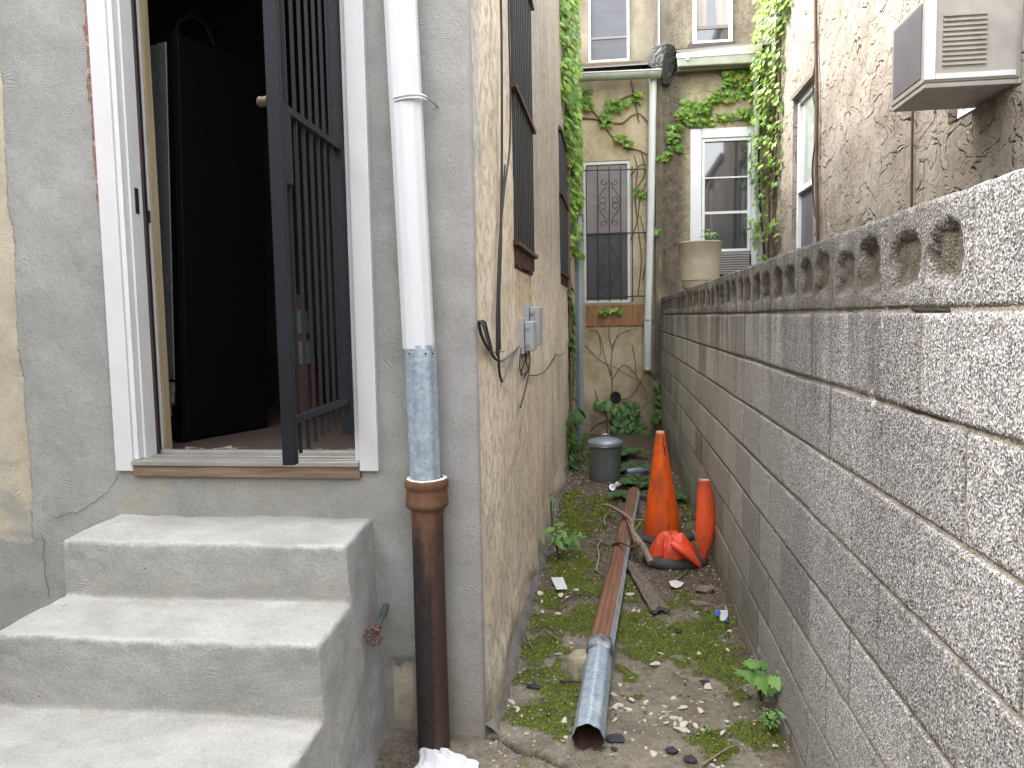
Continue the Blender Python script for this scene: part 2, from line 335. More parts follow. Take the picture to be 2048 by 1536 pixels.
def mat_galv():
    s = NT('galvanised'); v = s.vor(70, out='Color'); c = s.xyz(v)[0]
    a = s.ramp(s.mt('ADD', s.mt('MULTIPLY', c, .25), s.mt('MULTIPLY', s.noise(18, 5, .75), .75)), [(.3, (.24, .30, .36)), (.5, (.33, .40, .46)), (.7, (.46, .53, .58))])
    a = s.mix(s.mt('MULTIPLY', s.st(s.noise(6, 5, .7, vec=s.map((1, 1, .3))), .56, .7), .5), a, (.55, .57, .57, 1))
    return s.fin(a, .45, .35, s.bump(s.noise(25, 3), .2, .003))
MAT['galv'] = mat_galv()
def mat_iron():
    s = NT('cast_iron_rust'); X, Y, Z = s.xyz()
    n = s.noise(7, 6, .7, vec=s.map((1, 1, .35))); n2 = s.noise(60, 4, .7)
    rust = s.ramp(s.mt('ADD', s.mt('MULTIPLY', n, .6), s.mt('MULTIPLY', n2, .4)), [(.3, (.06, .028, .016)), (.5, (.125, .058, .03)), (.7, (.20, .10, .055))])
    blk = s.ramp(n2, [(.3, (.009, .008, .009)), (.7, (.032, .024, .020))])
    m = s.st(s.mt('ADD', Z, s.mt('MULTIPLY', s.mt('SUBTRACT', n, .5), .9)), .88, .62)
    m = s.mt('MULTIPLY', m, s.mt('SUBTRACT', 1.0, s.mt('MULTIPLY', s.st(X, -.605, -.592), .35)))
    return s.fin(s.mix(m, rust, blk), .7, .15, s.bump(n2, .4, .002))
MAT['iron'] = mat_iron()
def mat_rustpipe():
    s = NT('rusty_downspout')
    n = s.noise(5, 6, .7, vec=s.map((3, .5, 3))); n2 = s.noise(50, 4, .7)
    rust = s.ramp(s.mt('ADD', s.mt('MULTIPLY', n, .6), s.mt('MULTIPLY', n2, .4)), [(.3, (.085, .045, .03)), (.5, (.19, .09, .05)), (.7, (.30, .15, .085))])
    gal = s.ramp(s.noise(14, 4, .7), [(.3, (.30, .34, .38)), (.7, (.50, .55, .60))])
    nr = s.xyz(s.n('ShaderNodeNewGeometry').outputs['Normal'])
    m = s.st(s.mt('ADD', nr[0], s.mt('MULTIPLY', s.mt('SUBTRACT', n, .5), .5)), .66, .74)
    ed = s.mt('MULTIPLY', s.st(s.mt('ADD', nr[0], s.mt('MULTIPLY', s.mt('SUBTRACT', n, .5), .5)), .52, .66), .6)
    rust = s.mix(ed, rust, (.38, .15, .05, 1))
    return s.fin(s.mix(m, rust, gal), .62, .2, s.bump(n2, .5, .002))
MAT['rustpipe'] = mat_rustpipe()
simple('pipe_inside', (.10, .04, .025), .9, c2=(.05, .02, .015), sc=20)
def mat_can():
    s = NT('can_zinc'); n = s.noise(6, 5, .7, vec=s.map((1, 1, .4)))
    a = s.ramp(n, [(.3, (.12, .135, .135)), (.6, (.20, .22, .22)), (.8, (.30, .32, .33))])
    return s.fin(a, .5, .4, s.bump(n, .2, .004))
MAT['can'] = mat_can()
simple('can_lid', (.27, .31, .36), .42, .4, var=.2, sc=12)
def mat_glass(name, tint, curtain=None):
    s = NT(name)
    n = s.noise(.8, 3, .5)
    return s.fin(tuple(tint), .05, 0, s.bump(n, .06, .03), Specular_IOR_Level=.9, Coat_Weight=.6, Coat_Roughness=.02)
MAT['glass'] = mat_glass('window_glass', (.035, .04, .045))
MAT['glass_light'] = mat_glass('window_glass_pale', (.30, .33, .33))
def mat_screen(name, c):
    s = NT(name); n = s.noise(3, 4, .6, vec=s.map((1, 1, 4)))
    return s.fin(s.ramp(n, [(.3, tuple(x*.75 for x in c)), (.7, c)]), .45, 0, None, Specular_IOR_Level=.6)
MAT['screen'] = mat_screen('insect_screen', (.03, .03, .03))
MAT['screen_pale'] = mat_screen('pale_screened_glass', (.21, .175, .165))
MAT['screen_mid'] = mat_screen('mid_screened_glass', (.085, .085, .10))
def mat_leaf(name, cs, tr=.35, rough=.42, patch=None):
    s = NT(name)
    r = s.n('ShaderNodeNewGeometry').outputs['Random Per Island']
    n = s.noise(30, 3)
    a = s.ramp(r, cs)
    a = s.mix(s.mt('MULTIPLY', s.st(n, .4, .7), .3), a, s.mix(.5, a, (.25, .35, .06, 1)))
    if patch: a = s.mix(s.mt('MULTIPLY', s.st(s.noise(9, 5, .7), .50, .68), .6), a, patch+(1,))
    b = s.n('ShaderNodeBsdfPrincipled', {'Base Color': a, 'Roughness': rough})
    t = s.n('ShaderNodeBsdfTranslucent', {'Color': s.mix(.5, a, (.30, .45, .03, 1))})
    mx = s.n('ShaderNodeMixShader', {0: tr, 1: b.outputs[0], 2: t.outputs[0]})
    s.t.links.new(mx.outputs[0], s.o.inputs[0]); MAT[name] = s.m
mat_leaf('ivy_leaf', [(.0, (.06, .14, .025)), (.35, (.15, .29, .04)), (.75, (.25, .42, .06)), (.97, (.36, .52, .10)), (1, (.40, .30, .10))], .42)
mat_leaf('ivy_dark', [(.0, (.05, .14, .04)), (.5, (.09, .21, .05)), (1, (.16, .31, .07))], .32)
mat_leaf('weed_leaf', [(.0, (.10, .22, .06)), (.5, (.17, .34, .08)), (1, (.26, .46, .12))], .35, .6)
mat_leaf('fern_leaf', [(.0, (.04, .11, .04)), (1, (.085, .19, .06))], .3, .6)
mat_leaf('red_leaf', [(.0, (.30, .07, .02)), (1, (.40, .16, .03))], .3, .6)
mat_leaf('moss_blade', [(.0, (.05, .062, .008)), (.45, (.155, .18, .018)), (.82, (.29, .33, .035)), (.97, (.38, .38, .06)), (1, (.26, .17, .07))], .2, .9, patch=(.07, .055, .018))
mat_leaf('litter', [(.0, (.04, .025, .02)), (.4, (.09, .055, .04)), (.8, (.19, .14, .10)), (1, (.42, .36, .28))], .05, .9)
mat_leaf('gravel', [(.0, (.16, .13, .09)), (.4, (.30, .25, .18)), (.8, (.46, .41, .33)), (1, (.62, .58, .50))], .0, .9)

# ------------------------------------------------------------------ mesh helpers
class MB:
    def __init__(s): s.v = []; s.f = []; s.at = {}
    def add(s, vs, fs):
        b = len(s.v); s.v += [V(p) for p in vs]; s.f += [tuple(b+i for i in f) for f in fs]; return s
    def box(s, x0, x1, y0, y1, z0, z1, M=None):
        vs = [V((x, y, z)) for x in (x0, x1) for y in (y0, y1) for z in (z0, z1)]
        if M is not None: vs = [M @ p for p in vs]
        return s.add(vs, [(0, 1, 3, 2), (4, 6, 7, 5), (0, 4, 5, 1), (2, 3, 7, 6), (0, 2, 6, 4), (1, 5, 7, 3)])
    def tube(s, pts, r, n=8, cap=True, sq=None):
        pts = [V(p) for p in pts]; rs = r if isinstance(r, (list, tuple)) else [r]*len(pts)
        rings = []; up = V((0, 0, 1))
        for i, p in enumerate(pts):
            d = (pts[min(i+1, len(pts)-1)]-pts[max(i-1, 0)]).normalized()
            if abs(d.dot(up)) > .95: up = V((1, 0, 0)) if abs(d.x) < .9 else V((0, 1, 0))
            a = d.cross(up).normalized(); b = a.cross(d).normalized(); up = b
            ring = []
            for k in range(n):
                t = 2*math.pi*(k+.5)/n; rr = rs[i]*(sq(t) if sq else 1)
                ring.append(p+a*math.cos(t)*rr+b*math.sin(t)*rr)
            rings.append(ring)
        vs = [q for rg in rings for q in rg]; fs = []
        for i in range(len(rings)-1):
            for k in range(n):
                fs.append((i*n+k, i*n+(k+1) % n, (i+1)*n+(k+1) % n, (i+1)*n+k))
        if cap: fs.append(tuple(range(n))[::-1]); fs.append(tuple(range((len(rings)-1)*n, len(rings)*n)))
        return s.add(vs, fs)
    def lathe(s, prof, c=(0, 0, 0), n=32, M=None, wob=None):
        vs = []; fs = []; c = V(c)
        for i, (r, z) in enumerate(prof):
            for k in range(n):
                t = 2*math.pi*k/n; rr = r*(wob(t, z) if wob else 1)
                p = V((rr*math.cos(t), rr*math.sin(t), z)); p = (M @ p) if M is not None else p
                vs.append(p+c)
        for i in range(len(prof)-1):
            for k in range(n):
                fs.append((i*n+k, i*n+(k+1) % n, (i+1)*n+(k+1) % n, (i+1)*n+k))
        return s.add(vs, fs)
    def build(s, name, mat, parent=None, smooth=False, bevel=0, base=None, attrs=None, seg=2):
        me = bpy.data.meshes.new(name)
        o0 = V(base) if base is not None else V((0, 0, 0))
        me.from_pydata([tuple(p-o0) for p in s.v], [], s.f)
        bm = bmesh.new(); bm.from_mesh(me); bmesh.ops.recalc_face_normals(bm, faces=bm.faces)
        if len(bm.verts) < 12000:
            for e in bm.edges:
                if len(e.link_faces) == 2 and e.calc_face_angle(0) > rad(52): e.smooth = False
        bm.to_mesh(me); bm.free()
        ms = mat if isinstance(mat, (list, tuple)) else [mat]
        for m in ms: me.materials.append(MAT[m])
        if smooth:
            for p in me.polygons: p.use_smooth = True
        for k, vals in (attrs or {}).items():
            a = me.attributes.new(k, 'FLOAT', 'POINT'); a.data.foreach_set('value', vals)
        me.update()
        o = bpy.data.objects.new(name, me); COL.objects.link(o); o.location = o0
        if parent is not None:
            o.parent = parent
            o.matrix_parent_inverse = Matrix.Translation(wloc(parent)).inverted()
        if bevel:
            md = o.modifiers.new('bevel', 'BEVEL'); md.width = bevel; md.segments = seg; md.limit_method = 'ANGLE'; md.angle_limit = rad(40)
        return o
def wloc(o):
    if o is None: return V((0, 0, 0))
    l = V(o.location)
    p = o.parent
    while p is not None: l = l+V(p.location)-wloc(p) if False else l; p = None
    return l
def tag(o, label, cat, group=None):
    o['label'] = label; o['category'] = cat
    if group: o['group'] = group
    return o
def thing(name, label, cat, loc=(0, 0, 0), group=None):
    o = bpy.data.objects.new(name, None); COL.objects.link(o); o.location = loc; o.empty_display_size = .1
    return tag(o, label, cat, group)
def struct(o): o['kind'] = 'structure'; return o
def frange(a, b, st):
    n = max(1, int(round((b-a)/st))); return [a+(b-a)*i/n for i in range(n+1)]
def merge(ls, eps=.0015):
    ls = sorted(ls); out = [ls[0]]
    for v in ls[1:]:
        if v-out[-1] > eps: out.append(v)
    return out

# ------------------------------------------------------------------ light
w = bpy.data.worlds.new('World'); SC.world = w; w.use_nodes = True
wn = w.node_tree; bg = wn.nodes['Background']
sky = wn.nodes.new('ShaderNodeTexSky'); sky.sky_type = 'NISHITA'; sky.sun_disc = False
SUN_EL = rad(43); SUN_AZ = rad(-76)      # clockwise from +Y
sky.sun_elevation = SUN_EL; sky.sun_rotation = SUN_AZ; sky.air_density = 1.0; sky.dust_density = 3.0; sky.ozone_density = .6
hs_ = wn.nodes.new('ShaderNodeHueSaturation'); hs_.inputs['Saturation'].default_value = .28
wn.links.new(sky.outputs[0], hs_.inputs['Color'])
wm = wn.nodes.new('ShaderNodeMix'); wm.data_type = 'RGBA'; wm.blend_type = 'MULTIPLY'; wm.inputs[0].default_value = 1; wm.inputs[7].default_value = (1.0, .973, .94, 1)
wn.links.new(hs_.outputs[0], wm.inputs[6]); wn.links.new(wm.outputs[2], bg.inputs[0]); bg.inputs[1].default_value = 2.15
ld = bpy.data.lights.new('sun', 'SUN'); ld.energy = 2.2; ld.angle = rad(5); ld.color = (1, .96, .90)
lo = bpy.data.objects.new('sun', ld); COL.objects.link(lo)
sd = V((math.sin(SUN_AZ)*math.cos(SUN_EL), math.cos(SUN_AZ)*math.cos(SUN_EL), math.sin(SUN_EL)))
lo.rotation_euler = sd.to_track_quat('Z', 'Y').to_euler()
SC.view_settings.view_transform = 'Standard'; SC.view_settings.look = 'None'; SC.view_settings.exposure = 0

# ------------------------------------------------------------------ ground
def seg_d(x, y, pts):
    best = 9
    for (ax, ay), (bx, by) in zip(pts, pts[1:]):
        dx, dy = bx-ax, by-ay; t = max(0, min(1, ((x-ax)*dx+(y-ay)*dy)/(dx*dx+dy*dy+1e-9)))
        best = min(best, math.hypot(x-ax-t*dx, y-ay-t*dy))
    return best
CRACK = [tuple(at(x, y, 2, 0))[:2] for x, y in ((972, 1474), (1010, 1482), (1040, 1502), (1080, 1512), (1125, 1530), (1180, 1560))]
mossb = []
for px, py, rx, ry in ((1110, 1250, .16, .13), (1180, 1230, .12, .12), (1080, 1300, .11, .10), (1120, 1400, .10, .12), (1075, 1430, .05, .08), (1300, 1260, .20, .13), (1400, 1270, .14, .12),
                       (1440, 1330, .12, .12), (1475, 1390, .05, .09), (1425, 1480, .07, .07), (1510, 1480, .05, .08), (1140, 1130, .14, .22), (1150, 1050, .16, .30), (1130, 1000, .12, .3), (1100, 1200, .1, .1), (1245, 1180, .08, .12),
                       (1280, 1060, .08, .30), (1360, 1190, .05, .05), (1250, 1340, .05, .05), (1480, 1180, .04, .3), (1370, 1010, .05, .5), (1200, 1020, .10, .35), (1270, 1390, .05, .03), (1090, 1350, .08, .10), (1150, 1170, .12, .12), (1350, 1300, .16, .08), (1250, 1240, .12, .12), (1330, 1215, .08, .06), (1100, 1460, .04, .05), (1440, 1240, .10, .12)):
    p = at(px, py, 2, 0); mossb.append((p.x, p.y, rx, ry))
def moss(x, y):
    m = 0; x, y = x+.09*fb(x*5, y*5, 31), y+.11*fb(x*5, y*5, 47)
    for cx, cy, rx, ry in mossb:
        d = math.hypot((x-cx)/rx, (y-cy)/ry); m = max(m, 1.78-d)
    return max(0, min(1, m-.1+.75*fb(x*6, y*6, 3.3)+.3*fb(x*25, y*25, 1)))
def dirtm(x, y):
    d = max(0, min(1, (y-3.6)/.6))+.25 + max(0, .8*(1-seg_d(x, y, [(-.75, 2.1), (-.62, 2.5)])/.13))+max(0, (x-.46)/.12)*.7
    return max(0, min(1, d+.5*fb(x*5, y*5, 9)))
def gz(x, y):
    z = .010*fb(x*3, y*3, 5)+.005*fb(x*14, y*14, 2)
    z += .008*moss(x, y)+.004*dirtm(x, y)*nz(x*40, y*40)
    d = seg_d(x, y, CRACK)
    if d < .02: z -= .03*(1-d/.02)
    if y < 2.5: z -= min(.06, (2.5-y)*.02)
    return z
xs = merge([-60, -30, -15, -8, -5, -3.5, -2.5, -1.6, -1.1, -.9] + frange(-.82, .64, .012) + [.8, 1.2, 2, 4, 8, 15, 30, 60])
ys = merge([-60, -30, -15, -8, -4, -2, -1, 0, .8, 1.4, 1.8] + frange(2.1, 4.2, .012) + frange(4.2, 9.7, .028) + [10.5, 12, 16, 24, 40, 60])
m = MB(); A = {'moss': [], 'dirt': [], 'crack': []}; nx = len(xs)
for y in ys:
    for x in xs:
        fine = -.83 < x < .65 and 2.0 < y < 9.8
        m.v.append(V((x, y, gz(x, y) if fine else -.012)))
        A['moss'].append(moss(x, y) if fine else 0); A['dirt'].append(dirtm(x, y) if fine else .3)
        d = seg_d(x, y, CRACK)
        A['crack'].append(max(0, min(1, 1.6-d/(.010+.005*nz(x*30, y*30))))) if fine else A['crack'].append(0)
for j in range(len(ys)-1):
    for i in range(nx-1): m.f.append((j*nx+i, j*nx+i+1, (j+1)*nx+i+1, (j+1)*nx+i))
struct(m.build('ground', 'ground', smooth=True, attrs=A))

# ------------------------------------------------------------------ the row house on the left
YF = 2.55; XL = -.45
HTOP = 5.0
house = thing('row_house', 'grey rendered row house with open doorway above the steps and a cream side wall', 'house', (-2, 4, 0))
DO = (-1.712, -.862, .95, 3.02)          # door opening in x and z
path = []   # (x, y, nx, ny, s)
s_ = 0; pts = []
for x in merge([-6, -5, -4, -3.4, -3] + frange(-2.7, -.47, .022) + [DO[0], DO[1]]): pts.append((x, YF, 0, -1))
pts = [p for p in pts if p[0] < -.4701]
for k in range(1, 6):
    t = rad(90*k/6); pts.append((-.47+.02*math.sin(t), YF+.02-.02*math.cos(t), math.sin(t), -math.cos(t)))
W1 = (3.60, 4.43, 1.70, 3.35); W2 = (6.88, 7.92, 1.76, 3.14)
for y in merge([YF+.02] + frange(YF+.03, 4.6, .02) + frange(4.63, 8.1, .03) + list(W1[:2]) + list(W2[:2])): pts.append((XL, y, 1, 0))
for x in (-.50, -.56, -.62): pts.append((x, 8.1, 0, 1))
for y in frange(8.12, 9.62, .05): pts.append((-.62, y, 1, 0))
zsl = merge(frange(-.05, 2.9, .022) + [3.3, 3.8, 4.5, HTOP, DO[2], DO[3], W1[2], W1[3], W2[2], W2[3]])
m = MB(); nzl = len(zsl)
for (x, y, ax, ay) in pts:
    for z in zsl:
        d = 0
        if y > YF+.03:
            d = .010*fb(y*1.5, z*1.5, 4)+.004*fb(y*9, z*6, 7)
            if z < .22 and y < 8: d += .03*(1-max(z, 0)/.22)*(.6+fb(y*3, z*5, 1))
            if abs(y-6.55) < .25: d += .012*(1-abs(y-6.55)/.25)
            edge = min(abs(y-YF-.02)/.06, 1)
            for wy in (W1, W2):
                if wy[2]-.02 < z < wy[3]+.02 and wy[0]-.05 < y < wy[1]+.05: edge = min(edge, .3)
            if y > 8.05: d = .01*fb(y*3, z*3, 4)
            d *= edge
        elif x < -.47:
            d = .006*fb(x*1.6, z*1.6, 8)+.0025*fb(x*9, z*9, 2)
            e = min(abs(x+.47)/.05, 1)
            if DO[0]-.1 < x < DO[1]+.1 and z > .9: e *= .2
            d *= e
            if x < s_old-.0+.06*nz(z*4, 3.3)*.5 and z > .74: d -= .007
            # broken bay at the foot beside the cast iron pipe
            if -.79 < x < -.70 and z < .26+.05*nz(x*30, 2): d -= .02
        m.v.append(V((x+ax*d, y+ay*d, z)))
def in_open(i, j):
    x0, y0 = pts[i][:2]; x1, y1 = pts[i+1][:2]; z0, z1 = zsl[j], zsl[j+1]; e = 1e-4
    if y0 < 2.551 and x0 >= DO[0]-e and x1 <= DO[1]+e and z0 >= DO[2]-e and z1 <= DO[3]+e: return True
    if x0 > -.451:
        for w_ in (W1, W2):
            if y0 >= w_[0]-e and y1 <= w_[1]+e and z0 >= w_[2]-e and z1 <= w_[3]+e: return True
    return False
LOW = 5.6   # the rear bay is lower
for i in range(len(pts)-1):
    for j in range(nzl-1):
        if not in_open(i, j): m.f.append((i*nzl+j, (i+1)*nzl+j, (i+1)*nzl+j+1, i*nzl+j+1))
m.build('wall', 'house', house, smooth=True)
b = MB(); b.box(-6, -.46, YF+.25, 8.05, HTOP-.02, HTOP+.1); b.box(-6.1, -.42, YF-.06, YF+.25, HTOP-.02, HTOP+.16)
b.box(-6, -.64, 8.06, 9.6, HTOP-.02, HTOP+.1)
b.build('roof', 'roofing', house)
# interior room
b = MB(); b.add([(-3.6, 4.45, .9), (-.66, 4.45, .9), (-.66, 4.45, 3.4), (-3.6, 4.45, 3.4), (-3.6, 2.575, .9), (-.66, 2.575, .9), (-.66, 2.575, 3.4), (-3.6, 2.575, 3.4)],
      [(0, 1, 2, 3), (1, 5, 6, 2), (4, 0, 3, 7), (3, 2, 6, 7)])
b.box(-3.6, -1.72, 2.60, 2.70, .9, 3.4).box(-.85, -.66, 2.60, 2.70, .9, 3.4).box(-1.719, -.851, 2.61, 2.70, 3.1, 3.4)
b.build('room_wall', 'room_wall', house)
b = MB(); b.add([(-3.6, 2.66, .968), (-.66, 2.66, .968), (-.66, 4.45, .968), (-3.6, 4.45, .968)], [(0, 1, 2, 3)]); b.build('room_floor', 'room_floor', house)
b = MB(); b.add([(-3.6, 4.435, .97), (-.66, 4.435, .97), (-.66, 4.435, 1.27), (-3.6, 4.435, 1.27)], [(0, 1, 2, 3)])
b.build('skirting', 'soil', house)
# door casing, jambs, threshold
def leanbox(b, x0, x1, y0, y1, z0, z1): return b.box(x0, x1, y0, y1, z0, z1)
MB().box(-1.776, -1.709, 2.526, 2.60, .945, 3.09).build('door_casing', 'white_trim', house, bevel=.003)
MB().box(-.866, -.799, 2.526, 2.60, .952, 3.09).build('door_casing', 'white_trim', house, bevel=.003)
MB().box(-1.708, -.867, 2.526, 2.60, 3.015, 3.09).build('door_casing', 'white_trim', house, bevel=.003)
jb = MB(); jb.box(-1.7085, -1.690, 2.536, 2.566, .986, 3.01); jb.box(-1.7085, -1.682, 2.568, 2.640, .986, 3.01); jb.box(-1.7085, -1.690, 2.656, 2.70, .986, 3.01)
j = jb.build('door_jamb', 'white_jamb', house, bevel=.002)
MB().box(-1.6818, -1.672, 2.636, 2.652, .99, 3.0).build('weather_strip', 'dark_strip', j)
MB().box(-1.6818, -1.679, 2.592, 2.612, 1.865, 1.955).build('strike_plate', 'black_iron', j)
MB().box(-1.6818, -1.676, 2.654, 2.672, 1.84, 1.885).build('strike_plate', 'black_iron', j)
j = MB().box(-.884, -.866, 2.54, 2.70, .986, 3.01).build('door_jamb', 'white_jamb', house, bevel=.002)
MB().box(-1.7085, -1.688, 2.704, 2.75, .97, 3.01).build('wall_stud', 'pine', house, bevel=.002)
th = MB(); th.box(-1.708, -.868, 2.516, 2.535, .968, .984)
for k in range(5): th.box(-1.708, -.868, 2.537+k*.021, 2.5545+k*.021, .968, .985+.0015*(k % 2)+k*.001)
th.box(-1.70, -.872, 2.645, 2.672, .968, 1.002)
th.build('threshold', 'aluminium', house, bevel=.0015)
MB().box(-1.709, -.866, 2.528, 2.60, .925, .967).build('sill_board', 'sill_wood', house, bevel=.003)
# the inner door standing open, edge on, and debris on the boards
MB().box(-.905, -.888, 2.70, 3.25, .985, 3.0).build('inner_door', 'white_trim', house, bevel=.002)
dbr = MB()
for k in range(80):
    x = R_.uniform(-1.66, -.92); y = R_.uniform(2.69, 2.82); a = R_.uniform(0, 3); l = R_.uniform(.008, .05); t = R_.uniform(.003, .012)
    M_ = Matrix.Translation((x, y, .974)) @ Matrix.Rotation(a*.3, 4, 'Z') @ Matrix.Rotation(R_.uniform(-.2, .2), 4, 'Y')
    dbr.box(-l, l, -t, t, -.003, .008, M_)
dbr.build('debris', ['litter'], house)
# exposed ragged brick beside the left casing
b = MB(); zz = frange(.96, 3.06, .008); vs = []; fs = []
for i, z in enumerate(zz):
    big_ = 1 if z > 1.9 else .45
    wd = .005+big_*(.021+.012*fb(z*4, 3, 1)+.008*nz(z*31, 4)+(.008 if 2.25 < z < 2.5 else 0))
    course = (z % .068) < .012
    for k in range(5):
        u = k/4; d = -.0045-(.004+.003*nz(z*40, u*5))*math.sin(math.pi*min(1, u+.15))*(0 if course else 1)
        vs.append((-1.772-max(.003, wd)*u, YF+(d if 0 < k < 4 else -.001 if k == 0 else -.0035), z))
    if i:
        for k in range(4): fs.append((5*(i-1)+k, 5*i+k, 5*i+k+1, 5*(i-1)+k+1))
b.add(vs, fs)
b.build('exposed_brick', 'brick_red', house)
# hairline cracks
for pl in (((236, 948), (230, 965), (212, 985), (205, 990), (190, 1003), (160, 1022), (130, 1030), (95, 1036)), ((86, 1066), (90, 1085), (88, 1110), (93, 1130), (92, 1150), (97, 1175), (101, 1200))):
    P = [at(x+R_.uniform(-2, 2), y, 1, YF) for x, y in pl]; q = []
    for a, c in zip(P, P[1:]):
        for k in range(4): q.append(a.lerp(c, k/4)+V((R_.uniform(-.004, .004), -.0045, R_.uniform(-.004, .004))))
    MB().tube(q, .0008, 4).build('crack', 'tar_line', house)
# tar and mortar strip along the foot of the side wall
b = MB(); vs = []; fs = []; yy = frange(2.56, 7.9, .03)
for i, y in enumerate(yy):
    wd = .04+.022*fb(y*5, 1, 1)+.012*nz(y*25, 4)
    for (dx, dz) in ((-.02, .055+.02*nz(y*9, 2)), (wd*.45, .035+.01*nz(y*20)), (wd, .006), (wd+.012, -.03)): vs.append((XL+dx, y, dz))
    if i:
        for k in range(3): fs.append((4*(i-1)+k, 4*i+k, 4*i+k+1, 4*(i-1)+k+1))
b.add(vs, fs).build('base_seal', 'caulk', house, smooth=True)
# side windows
def side_window(w_, pane):
    y0, y1, z0, z1 = w_
    b = MB()
    b.box(XL-.16, XL-.002, y0-.002, y0+.008, z0, z1); b.box(XL-.16, XL-.002, y1-.008, y1+.002, z0, z1); b.box(XL-.16, XL-.002, y0, y1, z0-.002, z0+.01)
    b.box(XL-.16, XL-.13, y0+.008, y0+.05, z0, z1); b.box(XL-.16, XL-.13, y1-.05, y1-.008, z0, z1); b.box(XL-.155, XL-.125, y0+.05, y1-.05, (z0+z1)/2-.02, (z0+z1)/2+.02)
    f = b.build('window', 'black_iron', house)
    MB().box(XL-.15, XL-.14, y0+.05, y1-.05, z0, z1).build('pane', pane, f)
side_window(W1, 'window_dark'); side_window(W2, 'window_dark')

def guard(name, label, y0, y1, zb, rails, ztop, n):
    g = thing(name, label, 'window guard', (XL+.02, (y0+y1)/2, zb), 'black window guards on the side wall')
    for i, z in enumerate(rails):
        MB().box(XL-.012, XL+.03, y0-.03, y1+.03, z-.010, z+.010).build('rail', 'rust_bar' if i < 2 else 'black_iron', g)
    for k in range(n):
        y = y0+(y1-y0)*(k+.5)/n
        MB().box(XL-.006, XL+.016, y-.011, y+.011, rails[0]+.008, ztop).build('bar', 'black_iron', g)
        MB().box(XL-.004, XL+.014, y-.014, y+.014, zb+R_.uniform(0, .03), rails[0]-.008).build('bar_end', 'rust_bar', g)
    return g
guard('window_guard', 'black barred guard over the nearer side window, rusty lower fringe, cables hanging beside it', 3.58, 4.45, 1.70, (1.815, 2.52, 3.2), 3.34, 11)
guard('window_guard', 'black barred guard over the farther side window, half hidden by ivy', 6.86, 7.94, 1.76, (1.86, 2.55, 3.1), 3.14, 11)

blocker = thing('left_sky_blocker', 'plain grey rendered block added out of view on the left to cut sky light', 'house', (-6, -3, 0))  # added out of view to hold sky light off the facade and steps
MB().box(-12, -4.4, -9, 2.3, -.03, 6.4).build('wall', 'right', blocker)
MB().box(-12.2, -4.2, -9.2, 2.4, 6.41, 6.6).build('roof', 'roofing', blocker)
blocker = thing('rear_sky_blocker', 'low tan rendered block added behind the viewer to cut sky light', 'building', (0, -7, 0))  # added behind the camera to dim the surfaces that face it
MB().box(-4.1, 9, -9, -5.2, -.03, 3.9).build('wall', 'right', blocker)
MB().box(-4.15, 9.2, -9.2, -5.0, 3.91, 4.05).build('roof', 'roofing', blocker)
# ------------------------------------------------------------------ steps
XA, XB = -1.793, -.829
prof = [(2.56, .781), (2.25, .772), (2.248, .585), (1.952, .583), (1.95, .366), (1.655, .362), (1.65, .16), (1.35, .158), (1.345, -.03), (2.56, -.03)]
bm = bmesh.new()
def flare(z, y): return .035*max(0, (.78-z)/.78)+.012*math.sin(y*4)
va = [bm.verts.new((XA, y, z)) for y, z in prof]; vb = [bm.verts.new((XB, y, z)) for y, z in prof]
bm.faces.new(va[::-1]); bm.faces.new(vb)
for i in range(len(prof)): bm.faces.new((va[i], va[(i+1) % len(prof)], vb[(i+1) % len(prof)], vb[i]))
bmesh.ops.recalc_face_normals(bm, faces=bm.faces)
eds = [e for e in bm.edges if all(v.co.z > 0 and v.co.y < 2.5 for v in e.verts) or (abs(e.verts[0].co.y-e.verts[1].co.y) > .1 and max(v.co.z for v in e.verts) > .7)]
eds = [e for e in eds if len(e.link_faces) == 2]
bmesh.ops.bevel(bm, geom=eds, offset=.013, segments=3, profile=.5, affect='EDGES')
bmesh.ops.triangulate(bm, faces=[f for f in bm.faces if len(f.verts) > 4])
for it in range(7):
    es = [e for e in bm.edges if e.calc_length() > .02]
    if not es: break
    bmesh.ops.subdivide_edges(bm, edges=es, cuts=1)
    bmesh.ops.triangulate(bm, faces=[f for f in bm.faces if len(f.verts) > 4])
bmesh.ops.triangulate(bm, faces=bm.faces)
ed = []; nk = []
tr = [(2.25, .772), (1.952, .583), (1.655, .362), (1.35, .158)]; inn = [(2.55, .781), (2.248, .585), (1.95, .366), (1.65, .16)]
for v in bm.verts:
    x, y, z = v.co
    e = max([0]+[1-math.hypot(y-a, z-c)/.028 for a, c in tr])
    for (a, c) in tr:
        pass
    n_ = max([0]+[1-math.hypot((y-a), (z-c)*.8)/.12 for a, c in inn])
    ed.append(e); nk.append(n_)
    d = .006*fb(x*4, y*4, z*4)+.0035*fb(x*13, y*13, z*13)
    v.co.z += d-.004*e*max(0, fb(x*22, y*9, 2)); v.co.y += .007*fb(x*3, y*3+5, z*3)+.003*fb(x*15, z*15, 3)+.005*e*fb(x*26, y*9, z*9)
    if x > -1.0:
        k = max(0, (x+1.0)/.17); v.co.x += k*(flare(z, y)+.008*fb(y*5, z*5, 1))
me = bpy.data.meshes.new('concrete_steps'); bm.to_mesh(me); bm.free()
for nme, vals in (('edge', ed), ('nook', nk)):
    a = me.attributes.new(nme, 'FLOAT', 'POINT'); a.data.foreach_set('value', vals)
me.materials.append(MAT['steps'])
for p in me.polygons: p.use_smooth = True
o = bpy.data.objects.new('concrete_steps', me); COL.objects.link(o)
tag(o, 'pale grey rendered concrete steps rising to the open doorway', 'steps')

